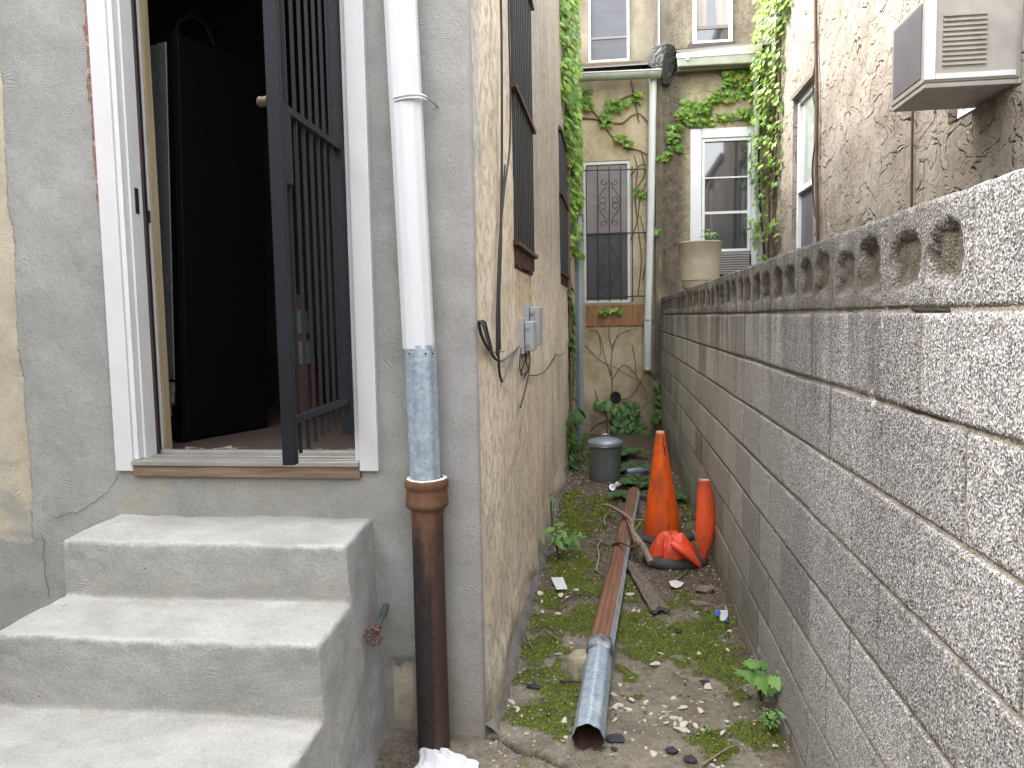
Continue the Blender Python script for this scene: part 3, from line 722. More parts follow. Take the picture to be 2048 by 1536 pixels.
# ------------------------------------------------------------------ security gate
gt = thing('security_gate', 'black barred steel security gate swung open outward in the doorway', 'gate', (-.885, 2.5, 1.08))
gA = V((-.868, 1.955)); gB = V((-.895, 2.525)); gd = (gB-gA).normalized(); gn = V((-gd.y, gd.x))
gang = math.atan2(gd.y, gd.x)
def gbox(t0, t1, w0, w1, z0, z1):
    M_ = Matrix.Translation((gA.x, gA.y, 0)) @ Matrix.Rotation(gang, 4, 'Z')
    return MB().box(t0, t1, w0, w1, z0, z1, M_)
L_ = (gB-gA).length
gbox(0, .032, -.017, .017, 1.083, 3.0).build('stile', 'black_paint', gt, bevel=.002)
gbox(L_-.03, L_, -.017, .017, 1.083, 3.0).build('stile', 'black_paint', gt, bevel=.002)
for z in (1.20, 2.04, 2.95): gbox(.032, L_-.03, -.012, .012, z-.010, z+.010).build('rail', 'black_paint', gt, bevel=.0015)
for k in range(7):
    t = .032+(L_-.062)*(k+1)/8
    gbox(t-.0045, t+.0045, -.0045, .0045, 1.10+.006*k, 2.99).build('picket', 'black_paint', gt, bevel=.001)
gbox(.034, .09, -.014, .014, 1.84, 2.028).build('lock_case', 'black_paint', gt, bevel=.002)
kb = MB(); M_ = Matrix.Rotation(rad(-90), 4, 'Y')
c_ = (gA.x-.018, gA.y+.016, 2.045)
kb.lathe([(0, .03), (.009, .03), (.0135, .026), (.0135, .004), (.017, .002), (.017, 0)], c_, 20, M_)
k_ = kb.build('latch_knob', 'brass', gt, smooth=True)
for z in (1.215, 1.93, 2.75):
    h_ = gbox(L_-.004, L_+.012, -.012, .030, z-.045, z+.045).build('hinge', 'black_iron', gt, bevel=.003)

# ------------------------------------------------------------------ fridge and drum inside
fr = thing('refrigerator', 'old black refrigerator leaning just inside the dark doorway, grey metal back showing', 'refrigerator', (-1.9, 3.2, .97))
Mf = Matrix.Translation((-1.795, 3.0, .975)) @ Matrix.Rotation(rad(-21), 4, 'Z') @ Matrix.Rotation(rad(2.6), 4, 'Y')
MB().box(-.62, 0, .02, .48, 0, 1.66, Mf).build('cabinet', 'fridge_black', fr, bevel=.008)
fbk = MB(); fbk.box(-.55, -.035, .002, .018, .26, 1.62, Mf); fbk.box(-.085, -.037, -.006, .002, .26, 1.62, Mf)
fbk.build('back_panel', 'fridge_back', fr, bevel=.002)
MB().box(-.036, -.0, -.002, .018, 0, 1.66, Mf).box(-.58, -.037, -.002, .018, 1.625, 1.66, Mf).build('back_frame', 'fridge_black', fr)
jk = MB()
for k in range(10):
    x = -.16+.011*k; z = .03+.021*k; jk.box(x-.02, x+.02, -.004-.001*k, .018, z-.016-.01*(k % 3), z+.016+.012*(k % 2), Mf)
jk.build('compressor', 'interior_junk', fr)
MB().tube([Mf @ V(p) for p in ((-.02, .03, 1.655), (-.03, .05, 1.71), (-.01, .10, 1.75), (.0, .16, 1.73), (.005, .2, 1.66))], .010, 8).build('top_hose', 'fridge_black', fr, smooth=True)
dr = thing('traffic_drum', 'red and white striped traffic cone standing in the dark room behind the gate', 'traffic cone', (-1.30, 3.9, .97))
dc = (at(606, 800, 1, 3.9).x, 3.9, .97)
for z0, z1, mt_ in ((0, .28, 'drum_red'), (.281, .40, 'drum_white'), (.401, .44, 'drum_red'), (.441, .56, 'drum_white'), (.561, .64, 'drum_red')):
    rr = lambda z: .11-.12*z
    MB().lathe([(rr(z0), z0), (rr(z1), z1)], dc, 24).build('band', mt_, dr, smooth=True)

# ------------------------------------------------------------------ downspout on the facade
ds = thing('downspout', 'white wall downspout ending in a galvanised sleeve and rusty cast iron pipe', 'downspout', (-.64, 2.47, 0))
YD = 2.475
def cx(px, py): return at(px, py, 1, YD)
flute = lambda t: 1+.035*math.cos(8*t)
pA = cx(801, 0); pB = cx(838, 697)
ext = pA+(pA-pB)*1.4
o = MB().tube([ext, pA, pA.lerp(pB, .5), pB], .0515, 48, False, lambda t: 1+.03*math.cos(10*t)).build('upper_pipe', 'white_pipe', ds, smooth=True)
gA_ = cx(840, 690); gB_ = cx(851, 962)
o = MB().tube([gA_, gA_.lerp(gB_, .5), gB_-V((0, 0, .03))], [.0508, .0505, .0495], 48, False, lambda t: 1+.045*math.cos(8*t)).build('galvanised_sleeve', 'galv', ds, smooth=True)
for px in (826, 858, 871):
    q = cx(px, 706); MB().lathe([(0, 0), (.003, 0), (.003, .004)], (q.x, YD-.0505+abs(px-840)*.0003, q.z), 8, Matrix.Rotation(rad(90), 4, 'X')).build('rivet_hole', 'tar_line', ds)
hc = cx(853, 962)
o = MB().lathe([(.055, -1.02), (.053, -.12), (.054, -.095), (.068, -.085), (.0725, -.075), (.071, -.065), (.069, -.03), (.069, -.022), (.073, -.018), (.0735, .004), (.071, .01), (.058, .01), (.056, -.02)],
           (hc.x, YD, hc.z), 40).build('cast_iron_pipe', 'iron', ds, smooth=True)
o = MB().lathe([(.050, .002), (.058, .006), (.066, .004), (.069, .009), (.066, .0115), (.055, .012)], (hc.x, YD, hc.z), 40, wob=lambda t, z: 1+.03*math.sin(3*t)+.02*math.sin(11*t)).build('caulk_ring', 'paper', ds, smooth=True)
sp = cx(818, 200)
ring = [V((sp.x+.056*math.cos(t), YD+.056*math.sin(t), sp.z+.006*math.cos(t))) for t in [rad(a) for a in range(180, 361, 12)]]
st_ = MB(); st_.tube(ring, .0045, 8); st_.tube([p-V((0, 0, .010)) for p in ring], .0035, 8)
so = st_.build('strap', 'white_pipe', ds, smooth=True)
MB().tube([ring[-1], ring[-1]+V((.012, .03, -.006)), ring[-1]+V((.02, .075, -.010))], .004, 6).build('strap_hook', 'aluminium', so)

# ------------------------------------------------------------------ hose tap by the steps
tp = thing('hose_valve', 'rusty garden valve with round handwheel poking out between the steps and the facade', 'valve', (-.80, 2.5, .44))
p0 = at(772, 1212, 1, 2.545); p1 = at(756, 1255, 1, 2.38); p2 = at(747, 1272, 1, 2.33)
MB().tube([p0, p0.lerp(p1, .45)], .011, 12).tube([p0.lerp(p1, .45), p1], .009, 12).build('pipe', 'verdigris', tp, smooth=True)
MB().tube([p1, p2], [.013, .008], 12).build('bonnet', 'valve', tp, smooth=True)
hw = MB(); ax = (V((0, -1, .05))).normalized(); q = ax.to_track_quat('Z', 'Y').to_matrix().to_4x4()
pts_ = []
for k in range(49):
    t = 2*math.pi*k/48; r = .026+.0035*math.cos(8*t); pts_.append(p2+q @ V((r*math.cos(t), r*math.sin(t), .004)))
hw.tube(pts_, .0045, 8, False)
for k in range(4):
    t = math.pi*k/4+.2; d = V((math.cos(t), math.sin(t), 0)); hw.tube([p2+q @ (d*-.024), p2+q @ (d*.024)], .003, 6)
hw.lathe([(.0, .009), (.008, .009), (.009, .0), (0, -.004)], p2, 12, q)
hw.build('handwheel', 'valve', tp, smooth=True)

# ------------------------------------------------------------------ cables and boxes on the side wall
def sm(pl, sub=5):
    out = []
    P = [pl[0]]+pl+[pl[-1]]
    for i in range(1, len(P)-2):
        p0, p1, p2, p3 = P[i-1:i+3]
        for k in range(sub):
            t = k/sub; out.append(.5*((2*p1)+(-p0+p2)*t+(2*p0-5*p1+4*p2-p3)*t*t+(-p0+3*p1-3*p2+p3)*t**3))
    out.append(pl[-1]); return out
def wirepx(pl, X=XL+.018): return sm([at(x, y, 0, X) for x, y in pl])
cb = thing('cable_bundle', 'black cables hanging down the cream side wall to a tied loop near the corner', 'cables', at(998, 705, 0, XL))
for pl, r, mt_ in ((((1000, -60), (1003, 60), (1004, 250), (1003, 400), (1000, 500), (998, 620), (997, 700), (999, 745), (1004, 764)), .0052, 'cable_black'),
                  (((1016, -60), (1018, 60), (1021, 200), (1019, 300), (1009, 380), (1001, 460), (996, 560), (994, 640), (994, 712)), .0045, 'cable_black'),
                  (((1010, 330), (1004, 420), (1002, 500), (999, 600), (1000, 700)), .004, 'cable_black')):
    MB().tube(wirepx(pl), r, 7).build('cable', mt_, cb, smooth=True)
for pl, r, mt_ in ((((957, 642), (966, 650), (975, 680), (982, 700), (990, 716), (1000, 722), (1012, 716), (1025, 705), (1036, 694)), .0045, 'cable_grey'),
                  (((957, 642), (962, 668), (972, 690), (980, 702), (988, 715), (998, 722)), .0055, 'cable_black'),
                  (((958, 643), (969, 644), (976, 668), (982, 692), (985, 706)), .004, 'cable_black'),
                  (((1004, 764), (1012, 750), (1020, 728), (1030, 708), (1038, 692)), .004, 'cable_grey'),
                  (((975, 704), (990, 704), (1008, 702)), .003, 'tin')):
    MB().tube(wirepx(pl, XL+.014), r, 7).build('cable', mt_, cb, smooth=True)
cb2 = thing('cable_coil', 'coiled black wires hanging below the grey utility boxes with one stray wire to the ivy', 'cables', at(1047, 745, 0, XL))
for pl in (((1043, 696), (1040, 715), (1040, 738), (1046, 750), (1050, 745)), ((1053, 696), (1052, 715), (1044, 740), (1042, 752)), ((1058, 696), (1060, 720), (1056, 740), (1050, 752)), ((1049, 700), (1053, 728), (1057, 738), (1048, 756)),
           ((1056, 700), (1060, 718), (1058, 742), (1052, 775), (1045, 800), (1041, 815)), ((1060, 751), (1075, 750), (1090, 742), (1100, 728), (1108, 716), (1112, 708), (1120, 712), (1128, 706))):
    MB().tube(wirepx(pl, XL+.02), .0034, 6).build('cable', 'cable_black', cb2, smooth=True)
def ubox(label, y0, y1, z0, z1, dep):
    u = thing('utility_box', label, 'utility box', (XL, (y0+y1)/2, z0), 'grey utility boxes on the side wall')
    MB().box(XL-.01, XL+dep*.35, y0-.01, y1+.01, z0-.012, z1+.014).build('back_plate', 'utility_grey', u, bevel=.002)
    MB().box(XL+dep*.35+.001, XL+dep, y0, y1, z0, z1).build('cover', 'utility_grey', u, bevel=.008, seg=3)
    for z in (z0+.03, z1-.03): MB().box(XL+dep*.42, XL+dep*.72, y0-.009, y0-.0006, z-.009, z+.009).build('clasp', 'tin', u, bevel=.001)
ubox('larger grey utility box behind, its top standing above the other box', 3.97, 4.15, 1.325, 1.525, .078)
ubox('smaller grey utility box in front, with cables leaving its bottom', 3.74, 3.90, 1.305, 1.452, .072)

# ------------------------------------------------------------------ block wall
XB_ = .595; ZJ = 1.472; CH = .2035; ZT = 1.674
wall = None
yl = []; y = .35
while y < 9.62: yl.append(y); y += .0065+.0028*max(0, y-1)
jn = []
for ph in (1.18, 1.383):
    n0 = -3
    while ph+.4064*n0 < 9.6:
        yj = ph+.4064*n0
        if yj > .4: jn += [yj-.006, yj-.0045, yj+.0045, yj+.006]
        n0 += 1
yl = merge(yl+jn, .0012)
zr = merge(frange(-.04, ZT, .0095)+[ZJ-CH*k+d for k in range(0, 8) for d in (-.0065, -.005, .005, .0065)], .0012)
rows = [('f', z) for z in zr]+[('t', t) for t in (.006, .015, .03, .06, .1, .15, .19, .2)]+[('b', z) for z in (1.6, 1.2, .6, -.04)]
m = MB(); A = {'joint': [], 'recess': [], 'tone': []}
nr_ = len(rows)
def wob(y, k): return .0035*nz(y*1.3, k*7.7)+.0015*nz(y*7, k*3.1)
def blockinfo(y, z):
    k = 0
    if z > ZJ: c = 0
    else: c = 1+int((ZJ-z)/CH)
    ph = 1.18 if c % 2 == 1 else 1.383
    q = (y-ph)/.4064; n0 = math.floor(q); fy = (q-n0)*.4064
    return c, n0, fy
for y in yl:
    for typ, val in rows:
        if typ == 'f':
            z = val; c, n0, fy = blockinfo(y, z)
            zj = min(abs(z-(ZJ-CH*k)) for k in range(0, 9)); yj = min(fy, .4064-fy)
            jw = .0052
            isj = (zj < jw or yj < .0048)
            if c == 0 and yj < .0048 and y < 1.3: isj = zj < jw
            tone = .5+.5*nz(c*3.7, n0*5.1, 2)
            tilt = (.004*nz(c*9.1, n0*2.3, 7)+(fy/.4064-.5)*.006*nz(c*1.1, n0*8.3))
            dep = 0; rec = 0
            if isj: dep = .0048+.003*nz(y*20, z*20)
            elif zj < .009 or yj < .008: dep = .0012+.0014*max(0, nz(y*60, z*60))
            if c == 0 and y > 1.39:
                # two open cells per cap block
                for (c0, c1) in ((.035, .180), (.222, .372)):
                    u = (fy-c0)/(c1-c0); vv = (z-(ZJ+.046+.012*nz(n0*3.3, c0*9)))/(.110+.014*nz(n0*5.7, c0*13))
                    if -.1 < u < 1.1 and -.1 < vv < 1.12:
                        du = min(u, 1-u); dv = vv
                        ar = 1.0-max(0, abs(u-.5)*2)**4.5*.30
                        e = min(du/.10, dv/.14, (ar-vv)/.10)
                        e += 1.0*fb(y*22, z*22, 3+n0)+.35*fb(y*60, z*60, 3)
                        if e > 0: rec = min(1, e*1.3); dep = max(dep, (.024+.012*nz(n0*2.7, c0*31))*rec*(.8+.4*fb(y*20, z*14, 6)))
            dep -= tilt
            dep += .0016*fb(y*30, z*30, 1)
            if z < .10: dep -= .010*(1-max(0, z)/.1)*(1+nz(y*6))
            if c == 1 and abs(y-1.56) < .09 and zj < .006 : dep += .02
            A['joint'].append(1.0 if isj and not rec else 0.0); A['recess'].append(rec); A['tone'].append(tone)
            m.v.append(V((XB_+dep, y, z+wob(y, c)+ (.005*fb(y*9, 3, 1) if z > ZT-.004 else 0))))
        elif typ == 't':
            A['joint'].append(0); A['recess'].append(0); A['tone'].append(.5)
            m.v.append(V((XB_+val, y, ZT+.004+.004*fb(y*12, val*12, 1)-(.004 if val < .01 else 0))))
        else:
            A['joint'].append(0); A['recess'].append(0); A['tone'].append(.5)
            m.v.append(V((XB_+.2, y, val)))
for i in range(len(yl)-1):
    for j in range(nr_-1): m.f.append((i*nr_+j, i*nr_+j+1, (i+1)*nr_+j+1, (i+1)*nr_+j))
m.f.append(tuple(range(nr_)))
bw = m.build('block_wall', 'block', None, smooth=True, attrs=A)
tag(bw, 'long speckled concrete block wall with open-celled cap blocks on the right of the alley', 'wall')

# ------------------------------------------------------------------ back houses
YB = 9.6; YU = 10.2
def wallsheet(b, x0, x1, Y, z0, z1, holes, amp=.012, stp=.06):
    xs_ = merge(frange(x0, x1, stp)+[h[0] for h in holes]+[h[1] for h in holes if h[1] < x1], .001); zs_ = merge(frange(z0, z1, stp)+[h[2] for h in holes]+[h[3] for h in holes], .001)
    vs = [V((x, Y+amp*fb(x*2, z*2, Y)*.6, z)) for x in xs_ for z in zs_]; n = len(zs_); fs = []
    for i in range(len(xs_)-1):
        for j in range(n-1):
            cx_, cz = (xs_[i]+xs_[i+1])/2, (zs_[j]+zs_[j+1])/2
            if any(h[0] < cx_ < h[1] and h[2] < cz < h[3] for h in holes): continue
            fs.append((i*n+j, (i+1)*n+j, (i+1)*n+j+1, i*n+j+1))
    b.add(vs, fs)
def reveal(b, x0, x1, z0, z1, Y, d=.1):
    b.add([(x0, Y-.004, z0), (x1, Y-.004, z0), (x1, Y-.004, z1), (x0, Y-.004, z1), (x0, Y+d, z0), (x1, Y+d, z0), (x1, Y+d, z1), (x0, Y+d, z1)],
          [(0, 1, 5, 4), (1, 2, 6, 5), (2, 3, 7, 6), (3, 0, 4, 7)])
bl = thing('back_house', 'cream stucco rear house closing the alley on the left, barred window below and gutter above', 'house', (-.2, 10, 0))
H1 = (-.335, .232, 1.63, 3.345); H2 = (-.27, .245, 4.69, 5.95)
b = MB(); wallsheet(b, -3.0, .535, YB, -.03, 4.36, [H1]); reveal(b, *H1, YB); wallsheet(b, -3.0, .615, YU, 4.3, 6.1, [H2]); reveal(b, *H2, YU, .06)
b.build('wall', 'back', bl, smooth=False)
MB().add([(-3, YB-.10, 4.40), (.50, YB-.10, 4.42), (.50, YU, 4.66), (-3, YU, 4.64)], [(0, 1, 2, 3)]).build('roof', 'roofing', bl)
MB().box(-.9, .40, YU-.16, YU-.02, 4.47, 4.64).build('ledge', 'weathered_wood', bl)
# lower window
x0, x1, z0, z1 = H1; Yw = YB+.05
b = MB(); b.box(x0, x0+.035, Yw-.04, Yw, z0, z1); b.box(x1-.035, x1, Yw-.04, Yw, z0, z1); b.box(x0+.035, x1-.035, Yw-.04, Yw, z1-.04, z1); b.box(x0+.035, x1-.035, Yw-.04, Yw, z0, z0+.035)
wv = b.build('window', 'ds_white', bl, bevel=.003)
zm = at(1218, 467, 1, YB).z
MB().add([(x0+.03, Yw-.012, zm), (x1-.03, Yw-.012, zm), (x1-.03, Yw-.012, z1-.03), (x0+.03, Yw-.012, z1-.03)], [(0, 1, 2, 3)]).build('upper_sash_glass', 'screen_pale', wv)
MB().add([(x0+.03, Yw-.022, z0+.03), (x1-.03, Yw-.022, z0+.03), (x1-.03, Yw-.022, zm), (x0+.03, Yw-.022, zm)], [(0, 1, 2, 3)]).build('insect_screen', 'screen', wv)
MB().box(x0+.03, x1-.035, Yw-.035, Yw-.014, zm-.012, zm+.012).build('meeting_rail', 'black_iron', wv)
# upper window
x0, x1, z0, z1 = H2; Yw = YU+.03
b = MB(); b.box(x0, x0+.03, Yw-.05, Yw, z0, z1); b.box(x1-.03, x1, Yw-.05, Yw, z0, z1); b.box(x0+.03, x1-.03, Yw-.05, Yw, z0, z0+.03)
wv = b.build('window', 'ds_white', bl, bevel=.003)
MB().add([(x0+.03, Yw-.02, z0+.02), (x1-.03, Yw-.02, z0+.02), (x1-.03, Yw-.02, z1), (x0+.03, Yw-.02, z1)], [(0, 1, 2, 3)]).build('pane', 'screen_mid', wv)
MB().box(x0+.03, x1-.03, Yw-.032, Yw-.021, 4.98, 5.005).build('meeting_rail', 'screen_pale', wv)
MB().box(-.30, .27, YU-.05, YU+.02, 4.655, 4.688).build('window_sill', 'concrete_stub', bl)
# plywood strip and old vent
b = MB(); b.box(-.31, .13, YB-.025, YB-.008, 1.352, 1.608); b.box(.134, .41, YB-.028, YB-.01, 1.35, 1.605)
b.build('plywood_patch', 'plywood', bl)
vp = at(1231, 793, 1, YB)
MB().lathe([(.066, 0), (.066, .05), (.045, .05), (.045, .012), (.0, .011)], (vp.x, YB, vp.z), 24, Matrix.Rotation(rad(90), 4, 'X')).build('vent_pipe', 'cable_black', bl, smooth=True)
# window guard with scrolls
gd_ = thing('window_guard', 'thin black iron window guard with heart scrolls over the rear house window', 'window guard', (-.05, 9.5, 1.6))
YG = 9.50
def gp(x, y): return at(x, y, 1, YG)
for xx in (1172, 1195, 1218, 1241, 1264):
    a = gp(xx, 333); c = gp(xx, 603); c.x = a.x
    MB().tube([a, c], .0065, 6).build('bar', 'black_iron', gd_)
for yy, xa, xb_, sl in ((340, 1153, 1291, 0), (467, 1172, 1294, 0), (594, 1172, 1290, 0)):
    MB().tube([gp(xa, yy+2), gp(xb_, yy-2)], .008, 6).build('rail', 'black_iron', gd_)
    MB().tube([gp(xb_, yy-2), gp(xb_, yy-2)+V((0, .1, 0))], .007, 6).build('bracket', 'black_iron', gd_)
def scroll(cxp, top, bot, sgn, y_off):
    """S-scroll: spiral end, sweeping belly, spiral end; in photo pixel steps on the guard's plane"""
    out = []
    def spiral(cx_, cy_, r_, a0, turns, n=16, grow=True):
        pts__ = []
        for k in range(n+1):
            t = k/n; r = r_*(.25+.75*t); a = a0+turns*2*math.pi*(1-t)
            pts__.append((cx_+r*math.cos(a), cy_+r*math.sin(a)))
        return pts__
    mid = (top+bot)/2
    P = spiral(cxp+sgn*12, top+6, 7, math.pi*1.0 if sgn > 0 else 0, -.9*sgn)
    P += [(cxp+sgn*6, top+15), (cxp+sgn*14, top+26), (cxp+sgn*21, top+38), (cxp+sgn*20, mid-4)]
    P += spiral(cxp+sgn*13, mid-8, 8, math.pi*.5, .8*sgn)[::-1]
    return [gp(x, y+y_off) for x, y in P]
for off in (0, 127):
    for sgn in (-1, 1):
        q = scroll(1218, 358, 455, sgn, off)
        MB().tube(q, .0045, 5).build('scroll', 'black_iron', gd_, smooth=True)
        mir = []
        for p in q:
            zc = gp(1218, 406+off).z; mir.append(V((p.x, p.y, 2*zc-p.z)))
        MB().tube(mir, .0045, 5).build('scroll', 'black_iron', gd_, smooth=True)
MB().add([(-3, 10.19, -.03), (.615, 10.19, -.03), (.615, 10.19, 4.6), (-3, 10.19, 4.6)], [(0, 1, 2, 3)]).add([(-3, 10.45, 4), (.615, 10.45, 4), (.615, 10.45, 6.1), (-3, 10.45, 6.1)], [(0, 1, 2, 3)]).build('light_stop', 'room_wall', bl)  # unseen sheets added behind the windows to stop sun leaking through
MB().box(-3, .615, 10.2, 12, 6.1, 6.2).build('roof', 'roofing', bl)
# gutter of left back house
gu = thing('roof_gutter', 'pale half-round gutter with a long white downspout on the left rear house', 'gutter', (.1, 9.5, 4.3))
def halfgutter(pA, pB, r):
    b = MB(); vs = []; fs = []; n = 9; d = (pB-pA); seg = 8
    for i in range(seg+1):
        p = pA+d*(i/seg)
        for k in range(n):
            t = math.pi*(k/(n-1)); vs.append((p.x, p.y-r*math.cos(t), p.z-r*math.sin(t)))
        if i:
            for k in range(n-1): fs.append(((i-1)*n+k, i*n+k, i*n+k+1, (i-1)*n+k+1))
    b.add(vs, fs); b.add([vs[k] for k in range(n)], [tuple(range(n))]); b.add([vs[-n+k] for k in range(n)], [tuple(range(n))[::-1]])
    return b
gl = at(1120, 152, 1, 9.40); gr = at(1322, 143, 1, 9.40)
o = halfgutter(gl, gr, .075).build('trough', 'gutter_green', gu, smooth=True); o.modifiers.new('s', 'SOLIDIFY').thickness = .004
MB().tube([gl+V((0, -.078, .002)), gr+V((0, -.078, .002))], .008, 6).build('lip', 'ds_white', gu)
for px in (1184, 1280): q = at(px, 145, 1, 9.40); MB().box(q.x-.008, q.x+.008, 9.385, 9.394, q.z-.07, q.z+.01).build('bracket', 'gutter_green', gu)
q0 = at(1306, 154, 1, 9.5); q1 = at(1302, 400, 1, 9.5); q2 = at(1296, 640, 1, 9.5); q3 = at(1295, 740, 1, 9.5)
MB().tube([q0, q1, q2], .044, 24, True, lambda t: 1+.06*math.cos(8*t)).build('pipe', 'ds_white', gu, smooth=True)
MB().tube([q2+V((0, 0, .05)), q3], .047, 24, True, lambda t: 1+.10*math.cos(8*t)).build('outlet', 'ds_white', gu, smooth=True)
MB().tube([q3+V((0, 0, .001)), q3-V((0, 0, .004))], .04, 16).build('outlet_mouth', 'tar_line', gu)
q = at(1295, 640, 1, 9.46); MB().tube([q+V((-.06, 0, .02)), q+V((.0, -.02, .0)), q+V((.09, .06, -.01))], .006, 6).build('strap', 'tin', gu)

# right back house
br = thing('back_house', 'tan flaked stucco rear house on the right, with a white-trimmed window', 'house', (1.2, 10, 0))
W3 = (.952, 1.722, 1.90, 3.66)
UH = (1.03, 1.515, 4.84, 5.95)
b = MB(); wallsheet(b, .535, .625, YB-.05, -.03, 4.3, []); b.add([(.535, YB-.055, -.03), (.535, YB+.02, -.03), (.535, YB+.02, 4.3), (.535, YB-.055, 4.3)], [(0, 1, 2, 3)])
wallsheet(b, .627, 1.9, YB-.02, -.03, 4.55, [W3]); reveal(b, *W3, YB-.02, .1)
wallsheet(b, .617, 1.95, YU, 4.3, 6.1, [UH]); reveal(b, *UH, YU, .06)
b.build('wall', 'back', br)
MB().add([(.79, YB-.12, 4.53), (1.9, YB-.12, 4.56), (1.9, YU, 4.84), (.6, YU, 4.78)], [(0, 1, 2, 3)]).build('roof', 'roofing', br)
MB().add([(.6, 10.19, -.03), (1.9, 10.19, -.03), (1.9, 10.19, 4.8), (.6, 10.19, 4.8)], [(0, 1, 2, 3)]).add([(.616, 10.45, 4), (1.95, 10.45, 4), (1.95, 10.45, 6.1), (.616, 10.45, 6.1)], [(0, 1, 2, 3)]).build('light_stop', 'room_wall', br)  # unseen sheets added to keep sun from leaking through this hollow house
MB().box(.616, 3, 10.2, 12, 6.1, 6.2).build('roof', 'roofing', br)
# pale board trim
x0, x1, z0, z1 = W3; Yt = YB-.045
b = MB(); b.box(x0-.01, x0+.12, Yt, Yt+.03, z0-.1, z1); b.box(x1-.07, x1+.02, Yt, Yt+.03, z0-.1, z1); b.box(x0+.121, x1-.071, Yt, Yt+.03, z1-.11, z1)
b.build('board_trim', 'white_vinyl', br, bevel=.003)
b = MB(); wx0, wx1, wz1 = x0+.125, x1-.075, z1-.115; wz0 = 2.215; Yw = YB+.02
for (a, c, d, e) in ((wx0, wx0+.035, wz0, wz1), (wx1-.035, wx1, wz0, wz1), (wx0+.036, wx1-.036, wz1-.035, wz1), (wx0+.036, wx1-.036, wz0, wz0+.03)): b.box(a, c, Yw-.05, Yw, d, e)
wv = b.build('window', 'white_vinyl', br, bevel=.002)
zmr = at(1452, 425, 1, YB).z; zmid = at(1452, 355, 1, YB).z
MB().add([(wx0+.03, Yw-.012, wz0), (wx1-.03, Yw-.012, wz0), (wx1-.03, Yw-.012, wz1-.03), (wx0+.03, Yw-.012, wz1-.03)], [(0, 1, 2, 3)]).build('pane', 'glass', wv)
b = MB()
cv = []; cf = []
for i in range(41):
    x = wx0+.05+(wx1-wx0-.1)*i/40
    for z in (zmr, wz1-.05): cv.append((x, Yw+.06+.018*math.sin(i*1.4)+.008*math.sin(i*3.3), z))
    if i: cf.append((2*i-2, 2*i, 2*i+1, 2*i-1))
b.box(wx0+.036, wx1-.036, Yw-.028, Yw-.013, zmr-.015, zmr+.015); b.box(wx0+.036, wx1-.036, Yw-.034, Yw-.013, zmid-.008, zmid+.008)
b.build('sash_rail', 'white_vinyl', wv)
# AC under the window
ac = thing('window_air_conditioner', 'grey louvred air conditioner filling the bottom of the rear window, partly behind the block wall', 'air conditioner', (1.4, 9.5, 1.9))
MB().box(wx0+.03, wx1-.03, YB-.16, YB+.05, 1.93, 2.205).build('case', 'ac_dark', ac, bevel=.004)
b = MB()
for k in range(9): z = 1.945+k*.028; b.box(wx0+.035, wx1-.035, YB-.178, YB-.164, z, z+.012)
b.build('louvres', 'ac_metal', ac)
# upper window of right back house
x0, x1, z0, z1 = UH; Yw = YU+.03
b = MB(); b.box(x0, x0+.045, Yw-.06, Yw, z0, z1); b.box(x1-.045, x1, Yw-.06, Yw, z0, z1); b.box(x0+.046, x1-.046, Yw-.06, Yw, z0, z0+.035)
wv = b.build('window', 'white_vinyl', br, bevel=.003)
MB().add([(x0+.04, Yw-.02, z0+.03), (x1-.04, Yw-.02, z0+.03), (x1-.04, Yw-.02, z1), (x0+.04, Yw-.02, z1)], [(0, 1, 2, 3)]).build('pane', 'glass', wv)
MB().box(x0+.05, x1-.05, Yw-.035, Yw-.021, 5.02, 5.06).build('sash_rail', 'screen_pale', wv)
b = MB(); 
for k, (a, c) in enumerate(((x0+.05, x0+.19), (x0+.30, x1-.05))):
    b.add([(a, Yw-.017, 5.07), (c, Yw-.017, 5.07), (c-.03, Yw-.017, z1), (a, Yw-.017, z1)], [(0, 1, 2, 3)])
MB().add([(x0+.05, Yw-.0215, 5.065), (x0+.17, Yw-.0215, 5.065), (x0+.20, Yw-.0215, z1), (x0+.05, Yw-.0215, z1)], [(0, 1, 2, 3)]).add([(x0+.29, Yw-.0215, 5.065), (x1-.05, Yw-.0215, 5.065), (x1-.05, Yw-.0215, z1), (x0+.24, Yw-.0215, z1)], [(0, 1, 2, 3)]).build('curtain', 'curtain', wv)
MB().box(x0-.06, x1+.04, YU-.06, YU+.02, 4.78, 4.836).build('window_sill', 'roofing', br)
MB().tube([(.613, YU-.015, 4.6), (.615, YU-.015, 6.05)], .011, 6).build('conduit', 'ds_white', br)
# gutter right
gu2 = thing('roof_gutter', 'greenish box gutter with cream fascia and corner downspout on the right rear house', 'gutter', (1.3, 9.45, 4.5))
def quadpx(pxs, Y0, Y1):
    P = [at(x, y, 1, Y0) for x, y in pxs]; b = MB()
    vs = P+[p+V((0, Y1-Y0, 0)) for p in P]
    return b.add(vs, [(0, 1, 2, 3), (7, 6, 5, 4), (0, 4, 5, 1), (1, 5, 6, 2), (2, 6, 7, 3), (3, 7, 4, 0)])
quadpx(((1353, 106), (1525, 88), (1525, 100), (1353, 114)), 9.45, 9.58).build('fascia', 'gutter_cream', gu2, bevel=.004)
quadpx(((1355, 115), (1518, 104), (1512, 125), (1357, 133)), 9.38, 9.50).build('trough', 'gutter_green', gu2, bevel=.01)
quadpx(((1354, 112), (1520, 101), (1520, 105), (1354, 116)), 9.37, 9.379).build('lip', 'ds_white', gu2)
q = at(1375, 116, 1, 9.36); MB().box(q.x-.015, q.x+.015, 9.35, 9.366, q.z-.02, q.z+.02).build('bracket', 'white_vinyl', gu2)
quadpx(((1356, 134), (1512, 126), (1512, 133), (1356, 143)), 9.45, 9.60).build('soffit_board', 'weathered_wood', gu2)
